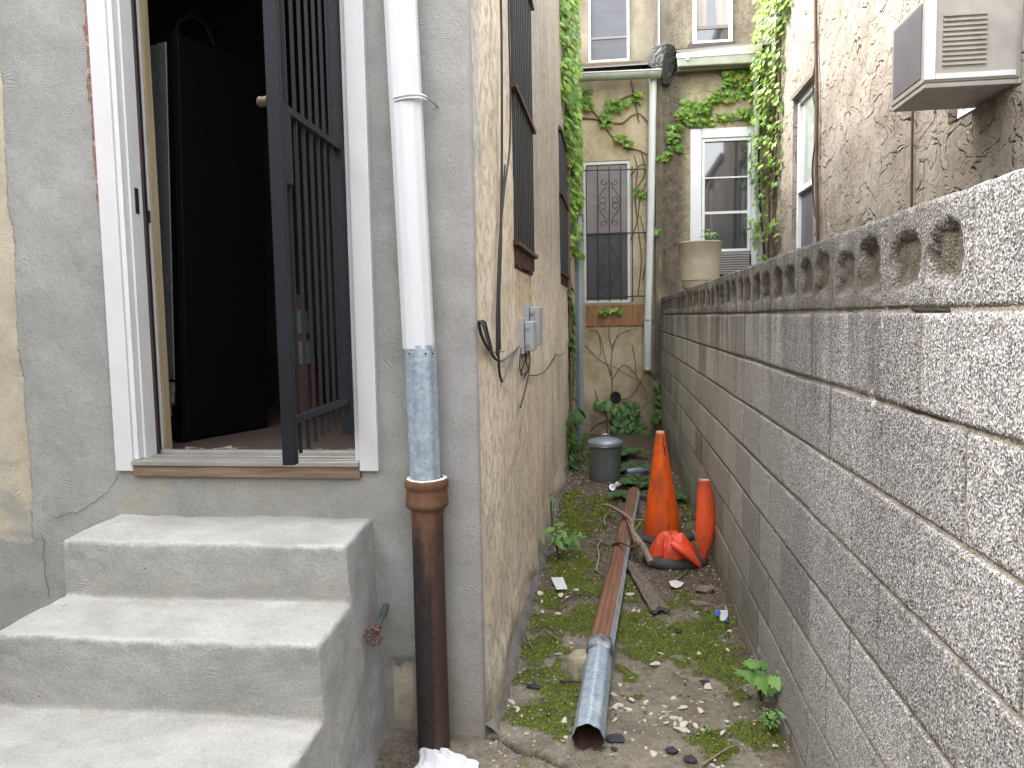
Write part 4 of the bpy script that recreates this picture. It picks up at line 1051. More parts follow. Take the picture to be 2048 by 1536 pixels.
MB().tube([at(1512, 122, 1, 9.48), at(1517, 300, 1, 9.48), at(1524, 560, 1, 9.48)], .042, 20, True, lambda t: 1+.05*math.cos(8*t)).build('pipe', 'gutter_green', gu2, smooth=True)
# tarred chimney block on the party wall
cmk = MB(); P_ = [at(x, y, 1, yy_) for x, y, yy_ in ((1303, 90, 9.50), (1322, 89, 9.46), (1334, 86, 9.46), (1348, 90, 9.50), (1355, 106, 9.55), (1352, 134, 9.52), (1344, 148, 9.48), (1340, 168, 9.50), (1326, 170, 9.47), (1324, 150, 9.45), (1298, 132, 9.50), (1300, 106, 9.50))]
cen = at(1327, 118, 1, 9.43); nP = len(P_)
cmk.add([cen]+P_+[p+V((0, .7, .05)) for p in P_], [(0, 1+i, 1+(i+1) % nP) for i in range(nP)]+[(1+i, 1+nP+i, 1+nP+(i+1) % nP, 1+(i+1) % nP) for i in range(nP)]+[tuple(range(1+nP, 1+2*nP))])
o = cmk.build('tarred_parapet', 'tar', None, bevel=.008, base=(.65, 9.5, 4.05)); tag(o, 'black tarred parapet stub between the two rear gutters', 'parapet')

# steel post
sp_ = thing('steel_post', 'tall blue-grey steel channel post standing before the rear house', 'post', (-.35, 8.66, 0))
pl = at(1153, 893, 1, 8.66).x; pr_ = at(1168, 893, 1, 8.66).x; zt = at(1160, 361, 1, 8.66).z
MB().box(pl, pl+.04, 8.66, 8.74, -.02, zt-.02).build('web', 'post_shade', sp_, bevel=.003)
MB().box(pl+.042, pr_, 8.655, 8.665, -.02, zt).build('flange', 'post_lit', sp_, bevel=.002)

# ------------------------------------------------------------------ right house
rh = thing('side_house', 'tan rough stucco house rising beyond the block wall on the right', 'house', (3, 6, 0))
XR = 1.85
RW = (7.50, 8.34, 1.9, 3.62); RA = (3.86, 4.62, 2.49, 3.9)
ysr = merge(frange(-.5, 10.2, .07)+[5.9, RW[0], RW[1], RA[0], RA[1]], .001); zsr = merge(frange(-.03, 4.6, .07)+[4.05, 5, 5.5, 6.2]+[RW[2], RW[3], RA[2], RA[3]], .001)
b = MB(); n = len(zsr); fs = []
for y in ysr:
    for z in zsr:
        k_ = min([1]+[max(abs(y-(h[0]+h[1])/2)-(h[1]-h[0])/2, abs(z-(h[2]+h[3])/2)-(h[3]-h[2])/2, 0)/.12 for h in (RW, RA)])
        b.v.append(V((XR-k_*(.012*fb(y*2.5, z*2.5, 3)+.006*fb(y*8, z*8, 1)), y, z)))
for i in range(len(ysr)-1):
    for j in range(n-1):
        cy, cz = (ysr[i]+ysr[i+1])/2, (zsr[j]+zsr[j+1])/2
        if any(h[0] < cy < h[1] and h[2] < cz < h[3] for h in (RW, RA)) or (cy < 5.9 and cz > 4.05): continue
        b.f.append((i*n+j, (i+1)*n+j, (i+1)*n+j+1, i*n+j+1))
for (y0, y1, z0, z1) in (RW, RA):
    d = .14
    b.add([(XR-.006, y0, z0), (XR-.006, y1, z0), (XR-.006, y1, z1), (XR-.006, y0, z1), (XR+d, y0, z0), (XR+d, y1, z0), (XR+d, y1, z1), (XR+d, y0, z1)], [(0, 1, 5, 4), (1, 2, 6, 5), (2, 3, 7, 6), (3, 0, 4, 7)])
b.build('wall', 'right', rh, smooth=True)
MB().box(XR-.05, 6, 5.9, 10.2, 6.18, 6.35).box(XR-.05, 6, -.6, 5.89, 4.02, 4.12).box(XR+.02, 6, 5.9, 6.0, 4.0, 6.18).build('roof', 'roofing', rh)
y0, y1, z0, z1 = RW
b = MB(); Xw = XR+.07; zmid2 = 2.70
b.box(Xw-.03, Xw+.03, y0, y0+.05, z0, z1); b.box(Xw-.03, Xw+.03, y1-.05, y1, z0, z1); b.box(Xw-.03, Xw+.03, y0+.051, y1-.051, z1-.06, z1); b.box(Xw-.035, Xw+.02, y0+.051, y1-.051, zmid2-.025, zmid2+.025)
wv = b.build('window', 'white_vinyl', rh, bevel=.003)
MB().add([(Xw, y0+.05, zmid2), (Xw, y1-.05, zmid2), (Xw, y1-.05, z1-.05), (Xw, y0+.05, z1-.05)], [(0, 1, 2, 3)]).build('upper_pane', 'glass_light', wv)
MB().add([(Xw+.008, y0+.05, z0), (Xw+.008, y1-.05, z0), (Xw+.008, y1-.05, zmid2), (Xw+.008, y0+.05, zmid2)], [(0, 1, 2, 3)]).build('insect_screen', 'screen_mid', wv)
MB().add([(XR+.22, -.5, -.03), (XR+.22, 10.2, -.03), (XR+.22, 10.2, 4), (XR+.22, -.5, 4)], [(0, 1, 2, 3)]).build('light_stop', 'room_wall', rh)  # hidden sheet added inside the wall to block stray light at the windows
MB().box(XR-.02, XR+.13, y0-.01, y1+.02, z1+.002, z1+.05).build('lintel', 'weathered_wood', rh)
y0, y1, z0, z1 = RA
b = MB(); b.box(Xw-.03, Xw+.03, y0, y0+.05, z0, z1); b.box(Xw-.03, Xw+.03, y1-.05, y1, z0, z1); b.box(Xw-.05, Xw+.03, y0+.051, y1-.051, z0, z0+.04)
wv = b.build('window', 'white_vinyl', rh, bevel=.003)
MB().add([(Xw, y0+.05, z0), (Xw, y1-.05, z0), (Xw, y1-.05, z1), (Xw, y0+.05, z1)], [(0, 1, 2, 3)]).build('pane', 'glass', wv)
# window unit
ac = thing('window_air_conditioner', 'pale boxy air conditioner jutting high from the right stucco wall, rust on its lower edge', 'air conditioner', (1.65, 4.1, 2.5))
MB().box(1.455, 2.0, 3.92, 4.36, 2.53, 2.925).build('case', 'ac_metal', ac, bevel=.006)
MB().box(1.46, 1.95, 3.925, 4.355, 2.505, 2.528).build('base_pan', 'ac_metal', ac, bevel=.004)
MB().box(1.4515, 1.4545, 3.96, 4.32, 2.56, 2.90).build('grille', 'ac_dark', ac)
b = MB()
for k in range(11): z = 2.60+k*.022; b.box(1.53, 1.72, 3.908, 3.9195, z, z+.009)
b.build('side_louvres', 'ac_metal', ac)
b = MB(); b.box(1.452, 1.50, 3.912, 3.9195, 2.54, 2.92); b.box(1.501, 1.85, 3.912, 3.9195, 2.54, 2.565); b.build('corner_trim', 'white_vinyl', ac, bevel=.002)
# cables on the right wall
c1 = thing('wall_cable', 'thin dark cables running down the right stucco wall beside its window', 'cables', (XR, 7.35, 2))
for pl, r in ((((1631, -40), (1632, 100), (1634, 200), (1633, 330), (1636, 470), (1637, 520)), .016), (((1630, 120), (1626, 190), (1634, 250), (1625, 330), (1627, 400), (1634, 450), (1636, 500)), .007)):
    MB().tube(sm([at(x, y, 0, XR-.03) for x, y in pl]), r, 6).build('cable', 'rust_bar' if r > .01 else 'cable_black', c1, smooth=True)
o = MB().tube(sm([at(x, y, 0, XR-.02) for x, y in ((1824, 130), (1825, 222), (1824, 320), (1823, 440))]), .008, 6).build('wall_cable', 'rust_bar', None, base=(XR, 5.1, 2.0)); tag(o, 'single dark cable dropping straight below the jutting air conditioner', 'cable')
o = MB().tube(sm([at(x, y, 1, 9.42) for x, y in ((1518, 130), (1521, 250), (1517, 330), (1522, 430), (1530, 520), (1532, 560))]), .012, 6).build('wall_cable', 'cable_black', None, base=(1.75, 9.4, 2.0)); tag(o, 'black cable hanging down the corner beside the green-grey rear downspout', 'cable')

# ------------------------------------------------------------------ planter
pt = thing('flower_pot', 'large beige plastic flower pot with a spindly plant standing on the block wall', 'flower pot', (.70, 6.33, 1.675))
pc = (.70, 6.33, 1.676)
MB().lathe([(0, 0), (.130, 0), (.134, .01), (.142, .052), (.142, .058), (.152, .062), (.154, .08), (.160, .2), (.166, .345), (.173, .352), (.173, .362), (.162, .366), (.157, .355), (.152, .33)], pc, 48).build('pot', 'terracotta', pt, smooth=True)
MB().lathe([(0, .335), (.153, .33)], pc, 24).build('soil', 'soil', pt)

# ------------------------------------------------------------------ leaves
LOBE = [(0, .06), (.16, .24), (.40, .26), (.36, .02), (.46, -.18), (.22, -.24), (.12, -.42), (0, -.62), (-.12, -.42), (-.22, -.24), (-.46, -.18), (-.36, .02), (-.40, .26), (-.16, .24)]
OVAL = [(0, .5), (.16, .34), (.24, .1), (.2, -.15), (.1, -.36), (0, -.55), (-.1, -.36), (-.2, -.15), (-.24, .1), (-.16, .34)]
def leaf(b, c, nrm, down, size, shape=LOBE, fold=.12, curl=.12):
    n_ = V(nrm).normalized(); d = V(down); d = (d-n_*d.dot(n_))
    if d.length < 1e-3: d = n_.orthogonal()
    d.normalize(); r = d.cross(n_)
    vs = [V(c)+n_*size*.02]
    for (x, y) in shape: vs.append(V(c)+r*x*size-d*y*size-n_*(abs(x)*fold*2+(y*y)*curl)*size)
    k = len(shape); b.add(vs, [(0, 1+i, 1+(i+1) % k) for i in range(k)])
def rv(r=R_): return V((r.gauss(0, 1), r.gauss(0, 1), r.gauss(0, 1))).normalized()
def ivy(name, label, cat, blobs, out, smin, smax, mat, stems=(), base=(0, 0, 0), red=0, group=None, nrm=None, dens=1.0):
    """blobs: (centre, half extent along wall, half height, depth off wall, leaf count)"""
    t = thing(name, label, cat, base, group); b = MB(); rb = MB(); out = V(out); al = out.cross(V((0, 0, 1))).normalized()
    for c, ea, ez, dp, cnt in blobs:
        for k in range(int(cnt*dens)):
            while True:
                u, v_ = R_.uniform(-1, 1), R_.uniform(-1, 1)
                if u*u+v_*v_ < 1.0: break
            q = V(c)+al*u*ea+V((0, 0, v_*ez))+out*dp*(R_.random()**.8)*(1-.5*u*u)
            if nz(q.x*4.5+5, q.y*4.5, q.z*4.5) < -.28: continue
            n_ = ((V(nrm) if nrm else out)*1.0+V((0, 0, .55))+rv()*.45)
            tgt = rb if red and R_.random() < red else b
            leaf(tgt, q, n_, V((0, 0, -1))+rv()*.35, R_.uniform(smin, smax))
    b.build('foliage', mat, t)
    if rb.v: rb.build('reddish_leaves', 'red_leaf', t)
    for pl_, r in stems: MB().tube(sm([V(p) for p in pl_]), r, 6).build('stem', 'vine_bark', t, smooth=True)
    return t
# big ivy curtain left (grows over the side wall above and beyond the second guard)
X0 = XL+.0
bls = []
for z, y, ea, ez, n_ in ((5.0, 8.0, 1.1, .5, 300), (4.5, 8.0, 1.1, .45, 330), (4.05, 8.0, 1.0, .4, 300), (3.65, 8.1, .95, .35, 260), (3.3, 8.3, .8, .3, 180), (2.95, 8.45, .5, .3, 110), (2.6, 8.5, .38, .25, 60), (2.3, 8.5, .3, .2, 34), (5.6, 7.9, 1.2, .5, 200)):
    bls.append(((X0-.02, y, z), ea, ez, .17, n_))
ivy('ivy_curtain', 'dense bright green ivy cascading down the far end of the left side wall', 'ivy', bls, (1, 0, 0), .055, .115, 'ivy_leaf',
    [(((X0+.01, 7.95, .0), (X0+.03, 8.0, 1.0), (X0+.01, 8.1, 2.0), (X0+.02, 8.05, 3.2), (X0, 8.2, 5)), .018), (((X0-.12, 8.4, .0), (X0-.1, 8.45, 1.3), (X0-.06, 8.3, 2.6), (X0-.03, 8.3, 4)), .014)], (X0, 8.1, 0), nrm=(1, -.75, 0), dens=1.75)
bls = [((X0-.02, 8.15, z), .28, .18, .09, n_) for z, n_ in ((1.72, 20), (1.5, 30), (1.25, 26), (1.0, 18), (.75, 8))]
ivy('ivy_strand', 'narrow strand of darker ivy hanging below the farther guarded side window', 'ivy', bls, (1, 0, 0), .10, .15, 'ivy_dark', [(((X0-.02, 8.2, 1.9), (X0+.03, 8.15, 1.4), (X0, 8.1, .9), (X0+.02, 8.15, .1)), .012)], (X0, 8.2, .6))
bls = [((X0+.02, 7.55, .38), .35, .22, .16, 44), ((X0+.03, 7.4, .14), .4, .14, .2, 34)]
ivy('ground_ivy', 'clump of dark ivy at the foot of the left wall beside the trash can', 'ivy', bls, (1, 0, 0), .09, .15, 'ivy_dark', [(((X0+.02, 7.6, 0), (X0+.04, 7.55, .3), (X0+.02, 7.6, .55)), .008)], (X0, 7.5, 0))
# right ivy column on the right house corner
bls = []
for z, y, n_ in ((5.5, 9.2, 80), (5.1, 9.0, 110), (4.7, 8.95, 100), (4.35, 9.1, 75), (4.0, 9.15, 75), (3.6, 9.2, 60), (3.2, 9.2, 44), (2.9, 9.25, 34), (2.5, 9.2, 34), (2.2, 9.25, 20)):
    bls.append(((XR, y, z), .42, .26, .26, int(n_*1.15)))
bls += [((XR, 8.1, 5.05), .7, .22, .2, 110), ((XR, 8.6, 4.9), .5, .3, .2, 70), ((XR, 7.5, 4.9), .4, .14, .15, 40)]
ivy('ivy_column', 'sunlit ivy climbing the corner of the right stucco house', 'ivy', bls, (-1, -.25, 0), .045, .105, 'ivy_leaf',
    [(((XR-.02, 9.3, .5), (XR-.05, 9.1, 2), (XR-.02, 9.25, 3.4), (XR-.04, 8.9, 5)), .02), (((XR-.02, 9.0, .5), (XR-.04, 9.15, 2.4), (XR-.02, 8.95, 4), (XR-.04, 9.0, 5.4)), .014)], (XR, 9.1, .5), red=.008, dens=1.7)
# vines on the back walls, laid out along their stems
def vine(label, stems, clusters, cat='vine', red=0, smin=.05, smax=.10, mat='ivy_leaf', name='climbing_vine', Y=YB-.02, sr=.008):
    def B(x, y): return at(x, y, 1, Y)
    t = thing(name, label, cat, tuple(B(*stems[0][0]))); b = MB(); rb = MB()
    for pl_ in stems:
        q = sm([B(x, y) for x, y in pl_]); MB().tube(q, [sr*(1-.5*i/len(q)) for i in range(len(q))], 5).build('stem', 'vine_bark', t, smooth=True)
    for (x, y, rx, ry, n_) in clusters:
        for k in range(n_):
            c = B(x+R_.uniform(-rx, rx), y+R_.uniform(-ry, ry))+V((0, -R_.uniform(.02, .09), 0))
            leaf(rb if R_.random() < red else b, c, V((0, -1, .5))+rv()*.4, V((0, 0, -1))+rv()*.4, R_.uniform(smin, smax))
    if b.v: b.build('foliage', mat, t)
    if rb.v: rb.build('reddish_leaves', 'red_leaf', t)
    return t
vine('woody vine with small green leaf clusters wandering over the cream wall above the barred window',
     [((1150, 236), (1190, 238), (1240, 247), (1262, 232), (1280, 228), (1296, 245)), ((1160, 180), (1175, 210), (1200, 238), (1222, 270), (1245, 292)), ((1262, 160), (1270, 200), (1278, 245)), ((1240, 200), (1262, 190), (1290, 185)), ((1245, 295), (1275, 300), (1296, 310))],
     [(1168, 195, 16, 18, 34), (1175, 215, 10, 8, 14), (1212, 240, 10, 14, 26), (1228, 212, 16, 10, 30), (1250, 207, 8, 5, 8), (1272, 196, 10, 7, 14), (1240, 277, 10, 6, 12), (1256, 288, 8, 5, 10)], sr=.012)
vine('leafy vine spreading above the white-trimmed rear window, one patch tinged red',
     [((1352, 255), (1375, 235), (1400, 210), (1440, 185), (1470, 165), (1500, 160)), ((1375, 246), (1420, 245), (1470, 242), (1504, 242))],
     [(1472, 160, 26, 16, 85), (1490, 185, 12, 18, 34), (1450, 195, 22, 12, 55), (1425, 200, 10, 6, 14), (1390, 218, 30, 14, 85), (1370, 232, 16, 12, 34), (1400, 245, 26, 6, 34), (1450, 235, 16, 6, 22), (1488, 230, 16, 8, 34)], red=.025, sr=.009)
vine('small leaf spray trailing down the stained pier between the rear houses', [((1372, 240), (1352, 262), (1345, 285), (1330, 315), (1310, 320)), ((1335, 322), (1320, 345))],
     [(1348, 262, 14, 10, 18), (1345, 278, 14, 8, 14), (1350, 298, 12, 6, 12), (1336, 310, 10, 4, 8), (1322, 316, 12, 4, 10)])
vine('bare brown twigs with a few leaves climbing between the barred window and the downspout',
     [((1262, 480), (1275, 440), (1280, 400), (1292, 365)), ((1275, 440), (1270, 390), (1275, 340), (1268, 310)), ((1276, 590), (1283, 520), (1278, 470), (1275, 440)), ((1262, 350), (1280, 330), (1296, 330)), ((1270, 380), (1290, 345), (1282, 300)), ((1285, 560), (1294, 500), (1280, 430))],
     [(1275, 384, 10, 5, 9), (1290, 388, 6, 4, 3), (1313, 462, 6, 8, 8)])
vine('bare vine stems fanning up the wall below the plywood patch',
     [((1226, 812), (1224, 760), (1222, 720), (1228, 690), (1240, 655)), ((1224, 755), (1210, 715), (1205, 690), (1200, 672)), ((1226, 700), (1218, 670), (1222, 640)), ((1224, 760), (1250, 730), (1285, 770), (1296, 800)), ((1170, 690), (1200, 720), (1240, 740), (1280, 765)), ((1180, 660), (1196, 665), (1202, 700), (1198, 715)), ((1226, 690), (1240, 668), (1275, 655)), ((1240, 800), (1265, 790), (1290, 745)), ((1264, 690), (1270, 720), (1275, 780))],
     [(1222, 622, 22, 5, 16)], sr=.0055)
vine('tangle of low vines and leaves at the foot of the rear wall', [((1180, 862), (1195, 848), (1230, 838), (1260, 842)), ((1215, 870), (1212, 830), (1196, 800), (1190, 780)), ((1240, 870), (1225, 850), (1205, 820)), ((1312, 880), (1318, 820), (1310, 760), (1300, 745)), ((1318, 850), (1325, 800), (1320, 750))],
     [(1204, 808, 12, 6, 12), (1250, 832, 22, 16, 60), (1262, 815, 14, 10, 30), (1245, 860, 20, 14, 50), (1240, 875, 28, 8, 40), (1318, 770, 6, 10, 10), (1318, 800, 6, 8, 8), (1315, 830, 10, 10, 16), (1280, 860, 18, 14, 30), (1190, 876, 12, 5, 14)], mat='ivy_dark', smin=.08, smax=.14, sr=.010)

def weed(name, label, base, h, spread, n, size, mat='weed_leaf', shape=OVAL, stems=4, seed=1, lean=(0, 0)):
    r = random.Random(seed); t = thing(name, label, 'weed', base); b = MB(); stm = MB()
    for s_i in range(stems):
        a = r.uniform(0, 6.28); top = V(base)+V((math.cos(a)*spread*r.uniform(.3, 1)+lean[0], math.sin(a)*spread*r.uniform(.3, 1)+lean[1], h*r.uniform(.6, 1)))
        mid = V(base).lerp(top, .5)+V((0, 0, h*.12)); pl_ = sm([V(base), mid, top], 4)
        stm.tube(pl_, .0025, 5)
        for k in range(n//stems):
            f = .3+.7*(k+1)/(n//stems); p = pl_[min(len(pl_)-1, int(f*(len(pl_)-1)))]; az = k*2.4+r.uniform(-.4, .4)
            d = V((math.cos(az), math.sin(az), r.uniform(-.1, .25))); sz = size*r.uniform(.6, 1.15)
            c = p+d*sz*.55; stm.tube([p, p+d*sz*.25], .0012, 4)
            leaf(b, c, V((d.x*.25, d.y*.25-.35, 1))+rv(r)*.35, d+V((0, 0, -.35)), sz, shape, .10, .22)
    b.build('leaves', mat, t); stm.build('stem', 'green_edge', t)
    return t
weed('weed', 'bushy green weed sprouting at the foot of the left wall halfway down the alley', (-.33, 4.55, 0),   .24, .11, 34, .08, stems=6, seed=3, lean=(.04, 0))
weed('weed', 'bright broad-leaved weed growing out of the foot of the block wall', (.545, 2.86, .02), .17, .075, 24, .062, shape=[(0, .36), (.18, .46), (.2, .33), (.42, .34), (.38, .16), (.58, .02), (.36, -.06), (.40, -.30), (.2, -.26), (.1, -.48), (0, -.62), (-.1, -.48), (-.2, -.26), (-.40, -.30), (-.36, -.06), (-.58, .02), (-.38, .16), (-.42, .34), (-.2, .33), (-.18, .46)], stems=6, seed=8, lean=(-.02, -.06))
weed('weed', 'lacy little weed just below the broad-leaved one at the block wall', (.545, 2.68, .0), .08, .035, 60, .026, mat='weed_leaf', stems=8, seed=5)
weed('weed', 'tiny clover-like seedling among pale chips near the open pipe end', (.33, 2.65, .0), .03, .03, 30, .014, stems=6, seed=15)
weed('weed', 'thin wispy weed clinging to the left wall above the mossy edge', (-.40, 4.95, .05), .30, .05, 14, .03, stems=4, seed=21)
weed('potted_plant', 'spindly green seedling growing out of the beige pot', (.75, 6.28, 2.0), .14, .07, 26, .06, stems=5, seed=9, lean=(.03, 0))
def fern(label, base, n, ln, seed):
    r = random.Random(seed); t = thing('fern', label, 'fern', base); b = MB(); stm = MB()
    for k in range(n):
        a = k*6.283/n+r.uniform(-.3, .3); L = ln*r.uniform(.7, 1.1); P = []
        for i in range(9):
            f = i/8; P.append(V(base)+V((math.cos(a)*L*f, math.sin(a)*L*f, L*(.75*f-.62*f*f)+.01)))
        stm.tube(P, .002, 4)
        for i in range(1, 9):
            d = (P[i]-P[i-1]).normalized(); sd_ = d.cross(V((0, 0, 1))).normalized(); w_ = L*.30*math.sin(math.pi*(.15+.8*i/9))
            for sg in (-1, 1):
                for h_ in (0, .5):
                    p = P[i-1].lerp(P[i], h_); leaf(b, p+sd_*sg*w_*.5, V((0, 0, 1))+rv(r)*.2, sd_*sg+d*.4, w_*1.0, OVAL, .03, .1)
    b.build('fronds', 'fern_leaf', t); stm.build('stem', 'green_edge', t)
fern('low fern growing just right of the trash can', (.13, 7.2, 0), 9, .26, 1)
fern('spreading fern between the trash can and the orange cone', (.24, 6.6, 0), 10, .27, 2)
fern('fern leaning on the block wall behind the orange cone', (.42, 6.1, 0), 8, .22, 3)
fern('fern behind the trash can near the rear wall', (.05, 8.0, 0), 10, .36, 4)
fern('small fern near the far end of the lying pipe', (.10, 6.15, 0), 8, .20, 5)
# ------------------------------------------------------------------ trash can
tc = thing('trash_can', 'small galvanised metal trash can with a lid at the far end of the alley', 'trash can', (-.068, 6.85, 0))
cc = (-.066, 6.86, 0.0)
prof_ = [(.0, .0), (.125, .0), (.131, .012), (.133, .05), (.142, .32), (.146, .33)]
MB().lathe(prof_, cc, 48, wob=lambda t, z: 1+(.012*math.cos(16*t) if .03 < z < .31 else 0)).build('body', 'can', tc, smooth=True)
lid = MB().lathe([(.154, .318), (.156, .322), (.156, .352), (.150, .358), (.13, .370), (.08, .384), (.0, .388)], cc, 48).build('lid', 'can_lid', tc, smooth=True)
MB().tube([V(cc)+V((-.035, 0, .385)), V(cc)+V((-.03, 0, .41)), V(cc)+V((0, 0, .418)), V(cc)+V((.03, 0, .41)), V(cc)+V((.035, 0, .385))], .006, 8).build('handle', 'tin', lid, smooth=True)
MB().lathe([(.158, .318), (.160, .322), (.158, .328)], cc, 48).build('rim', 'tin', lid, smooth=True)
for i, (px, py, fl_) in enumerate(((1224, 979, 1), (1237, 974, 0))):
    q = at(px, py, 2, .01); M_ = Matrix.Rotation(rad(58 if fl_ else 30), 4, 'X') @ Matrix.Rotation(rad(10 if fl_ else -15), 4, 'Y')
    o = MB().lathe([(0, .0), (.010, .001), (.013, .004), (.022, .002), (.028, .003), (.033, .009), (.034, .0), (.034, -.012), (.031, -.013)], q+V((0, 0, .022)), 28, M_).build('tin_can', 'tin', None, smooth=True, base=q)
    tag(o, ('small tin can end facing up on the leaves in front of the trash can' if fl_ else 'second tin can tucked right behind the first by the trash can'), 'tin can')
# clear bottle glint behind the can
q = V((.125, 7.0, .04))
o = MB().tube([q, q+V((.05, .03, .004)), q+V((.13, .05, .01)), q+V((.16, .06, .012)), q+V((.19, .07, .013))], [.03, .034, .032, .014, .013], 16).build('plastic_bottle', 'can_lid', None, smooth=True, base=q); tag(o, 'crushed pale plastic bottle lying right of the trash can', 'bottle')

# ------------------------------------------------------------------ cones
def conebase(px, py, r, label=None):
    return at(px, py, 2, 0)
c0 = V((.330, 5.08, 0))
cn = thing('traffic_cone', 'upright bright orange traffic cone leaning slightly on the alley floor', 'traffic cone', c0)
Mc = Matrix.Rotation(rad(-1.2), 4, 'Y') @ Matrix.Rotation(rad(2), 4, 'X')
pf = [(.128, .03), (.126, .05)]+[(.124-.093*t, .05+.64*t) for t in [i/10 for i in range(11)]]+[(.029, .70), (.026, .715), (.020, .717), (.018, .70)]
MB().lathe(pf, c0+V((-.006, 0, 0)), 48, Mc, wob=lambda t, z: 1+.012*math.sin(2*t+z*6)).build('cone_body', 'cone_orange', cn, smooth=True)
b = MB(); vs = []; fs = []
n = 8
for z, r in ((0, .185), (.012, .19), (.028, .18), (.034, .15), (.036, .125)):
    for k in range(n): t = 2*math.pi*(k+.5)/n+.2; vs.append(c0+V((r*math.cos(t)*1.08, r*math.sin(t), z)))
for i in range(4):
    for k in range(n): fs.append((i*n+k, i*n+(k+1) % n, (i+1)*n+(k+1) % n, (i+1)*n+k))
b.add(vs, fs); b.build('base_plate', 'rubber', cn, bevel=.004)
b = MB()
for pl_ in (((.012, .685), (.016, .66), (.010, .64), (.02, .62), (.024, .60), (.022, .575)), ((.018, .60), (.026, .58), (.024, .56)), ((-.012, .655), (-.010, .650)), ((.03, .13), (.036, .11), (.03, .09), (.04, .07))):
    q = []
    for (dx, z) in pl_:
        r = .124-.093*(z-.05)/.64+.001; q.append(c0+V((-.006, 0, 0))+Mc @ V((dx, -math.sqrt(max(0, r*r-dx*dx)), z)))
    b.tube(q, .003, 5)
b.build('scuff', 'tar_line', cn)
# flattened red cone leaning against the block wall
fc = thing('traffic_cone', 'flattened narrow red traffic cone propped upright against the block wall', 'traffic cone', (.53, 4.5, 0))
pa = at(1406, 1130, 1, 4.52); pb = at(1408, 958, 1, 4.60)
axis = (pb-pa); L = axis.length; az_ = axis.normalized(); rx = V((1, 0, 0)); rx = (rx-az_*rx.dot(az_)).normalized(); ry = az_.cross(rx)
prf = [(.0, .002), (.06, .014), (.15, .030), (.3, .050), (.45, .058), (.6, .056), (.75, .048), (.88, .039), (.965, .031), (.975, .033), (.995, .031), (1.0, .026), (.99, .015), (.95, .013)]
b = MB(); vs = []; fs = []; n = 32
for i, (t, r) in enumerate(prf):
    for k in range(n):
        a = 2*math.pi*k/n; fl_ = .62+.38*max(0, (t-.6)/.4)
        bend = .012*math.sin(t*math.pi)
        vs.append(pa+az_*t*L+rx*(r*math.cos(a)+bend)+ry*r*fl_*math.sin(a)+rx*.006*math.sin(3*a)*(.4 if t < .5 else 0))
for i in range(len(prf)-1):
    for k in range(n): fs.append((i*n+k, i*n+(k+1) % n, (i+1)*n+(k+1) % n, (i+1)*n+k))
b.add(vs, fs); b.build('cone_body', 'cone_red', fc, smooth=True)
# crumpled cone
cr = thing('traffic_cone', 'crumpled collapsed red-orange cone lying over its round rubber base', 'traffic cone', (.36, 4.5, 0))
cb_ = V((.36, 4.55, 0)); rr_ = random.Random(5)
b = MB(); vs = []; fs = []; n = 28
for z, r in ((0, .175), (.012, .185), (.03, .18), (.045, .155), (.05, .12), (.05, 0.0)):
    for k in range(n):
        t = 2*math.pi*k/n; rr2 = r*(1+.04*math.sin(3*t+1)); vs.append(cb_+V((rr2*math.cos(t)*1.05, rr2*math.sin(t)*.8, z*(1+.25*math.cos(t+2)))))
for i in range(5):
    for k in range(n): fs.append((i*n+k, i*n+(k+1) % n, (i+1)*n+(k+1) % n, (i+1)*n+k))
b.add(vs, fs); b.build('base_plate', 'rubber', cr, smooth=True)
b = MB(); vs = []; fs = []; nT, nP_ = 72, 22; cc_ = V((.345, 4.53, .035))
for j in range(nP_+1):
    ph = j/nP_*math.pi*.5*1.0
    for k in range(nT):
        t = 2*math.pi*k/nT
        hgt = math.sin(ph); rad_ = math.cos(ph)**.8
        pleat = .17*math.sin(4*t+.9+1.2*hgt)+.10*math.sin(7*t+2.2)+.06*nz(t*2.5, hgt*3)
        pleat = -abs(pleat)*1.5+.10
        r = rad_*(1+pleat*(1-hgt*.75))
        x = .135*r*math.cos(t)*(1.05 if math.cos(t) > 0 else .95); y = .10*r*math.sin(t)
        z = .150*hgt**1.1*(1+.10*math.sin(2*t+.6))*(1-.30*max(0, math.cos(t))*(1-hgt))
        x += .012*hgt-.02*(hgt**2); z += .016*fb(x*22, y*22, 4)+.35*x*hgt*-.25
        vs.append(cc_+V((x, y, z)))
for j in range(nP_):
    for k in range(nT): fs.append((j*nT+k, j*nT+(k+1) % nT, (j+1)*nT+(k+1) % nT, (j+1)*nT+k))
b.add(vs, fs); b.build('cone_body', 'cone_crumpled', cr, smooth=True)
fa = at(1342, 1086, 1, 4.42); fbp = at(1401, 1134, 1, 4.40); q = [fa.lerp(fbp, i/12)+V((0, 0, .018*math.sin(i/12*3.14))) for i in range(13)]
b = MB().tube(q, [.008+.030*math.sin(min(1, (i+.6)/7)*1.57)*(1-(i/12)**2.2)+.003 for i in range(13)], 20, True, lambda t: 1+.35*math.cos(2*t)+.12*math.cos(3*t))
b.build('cone_fold', 'cone_crumpled', cr, smooth=True)

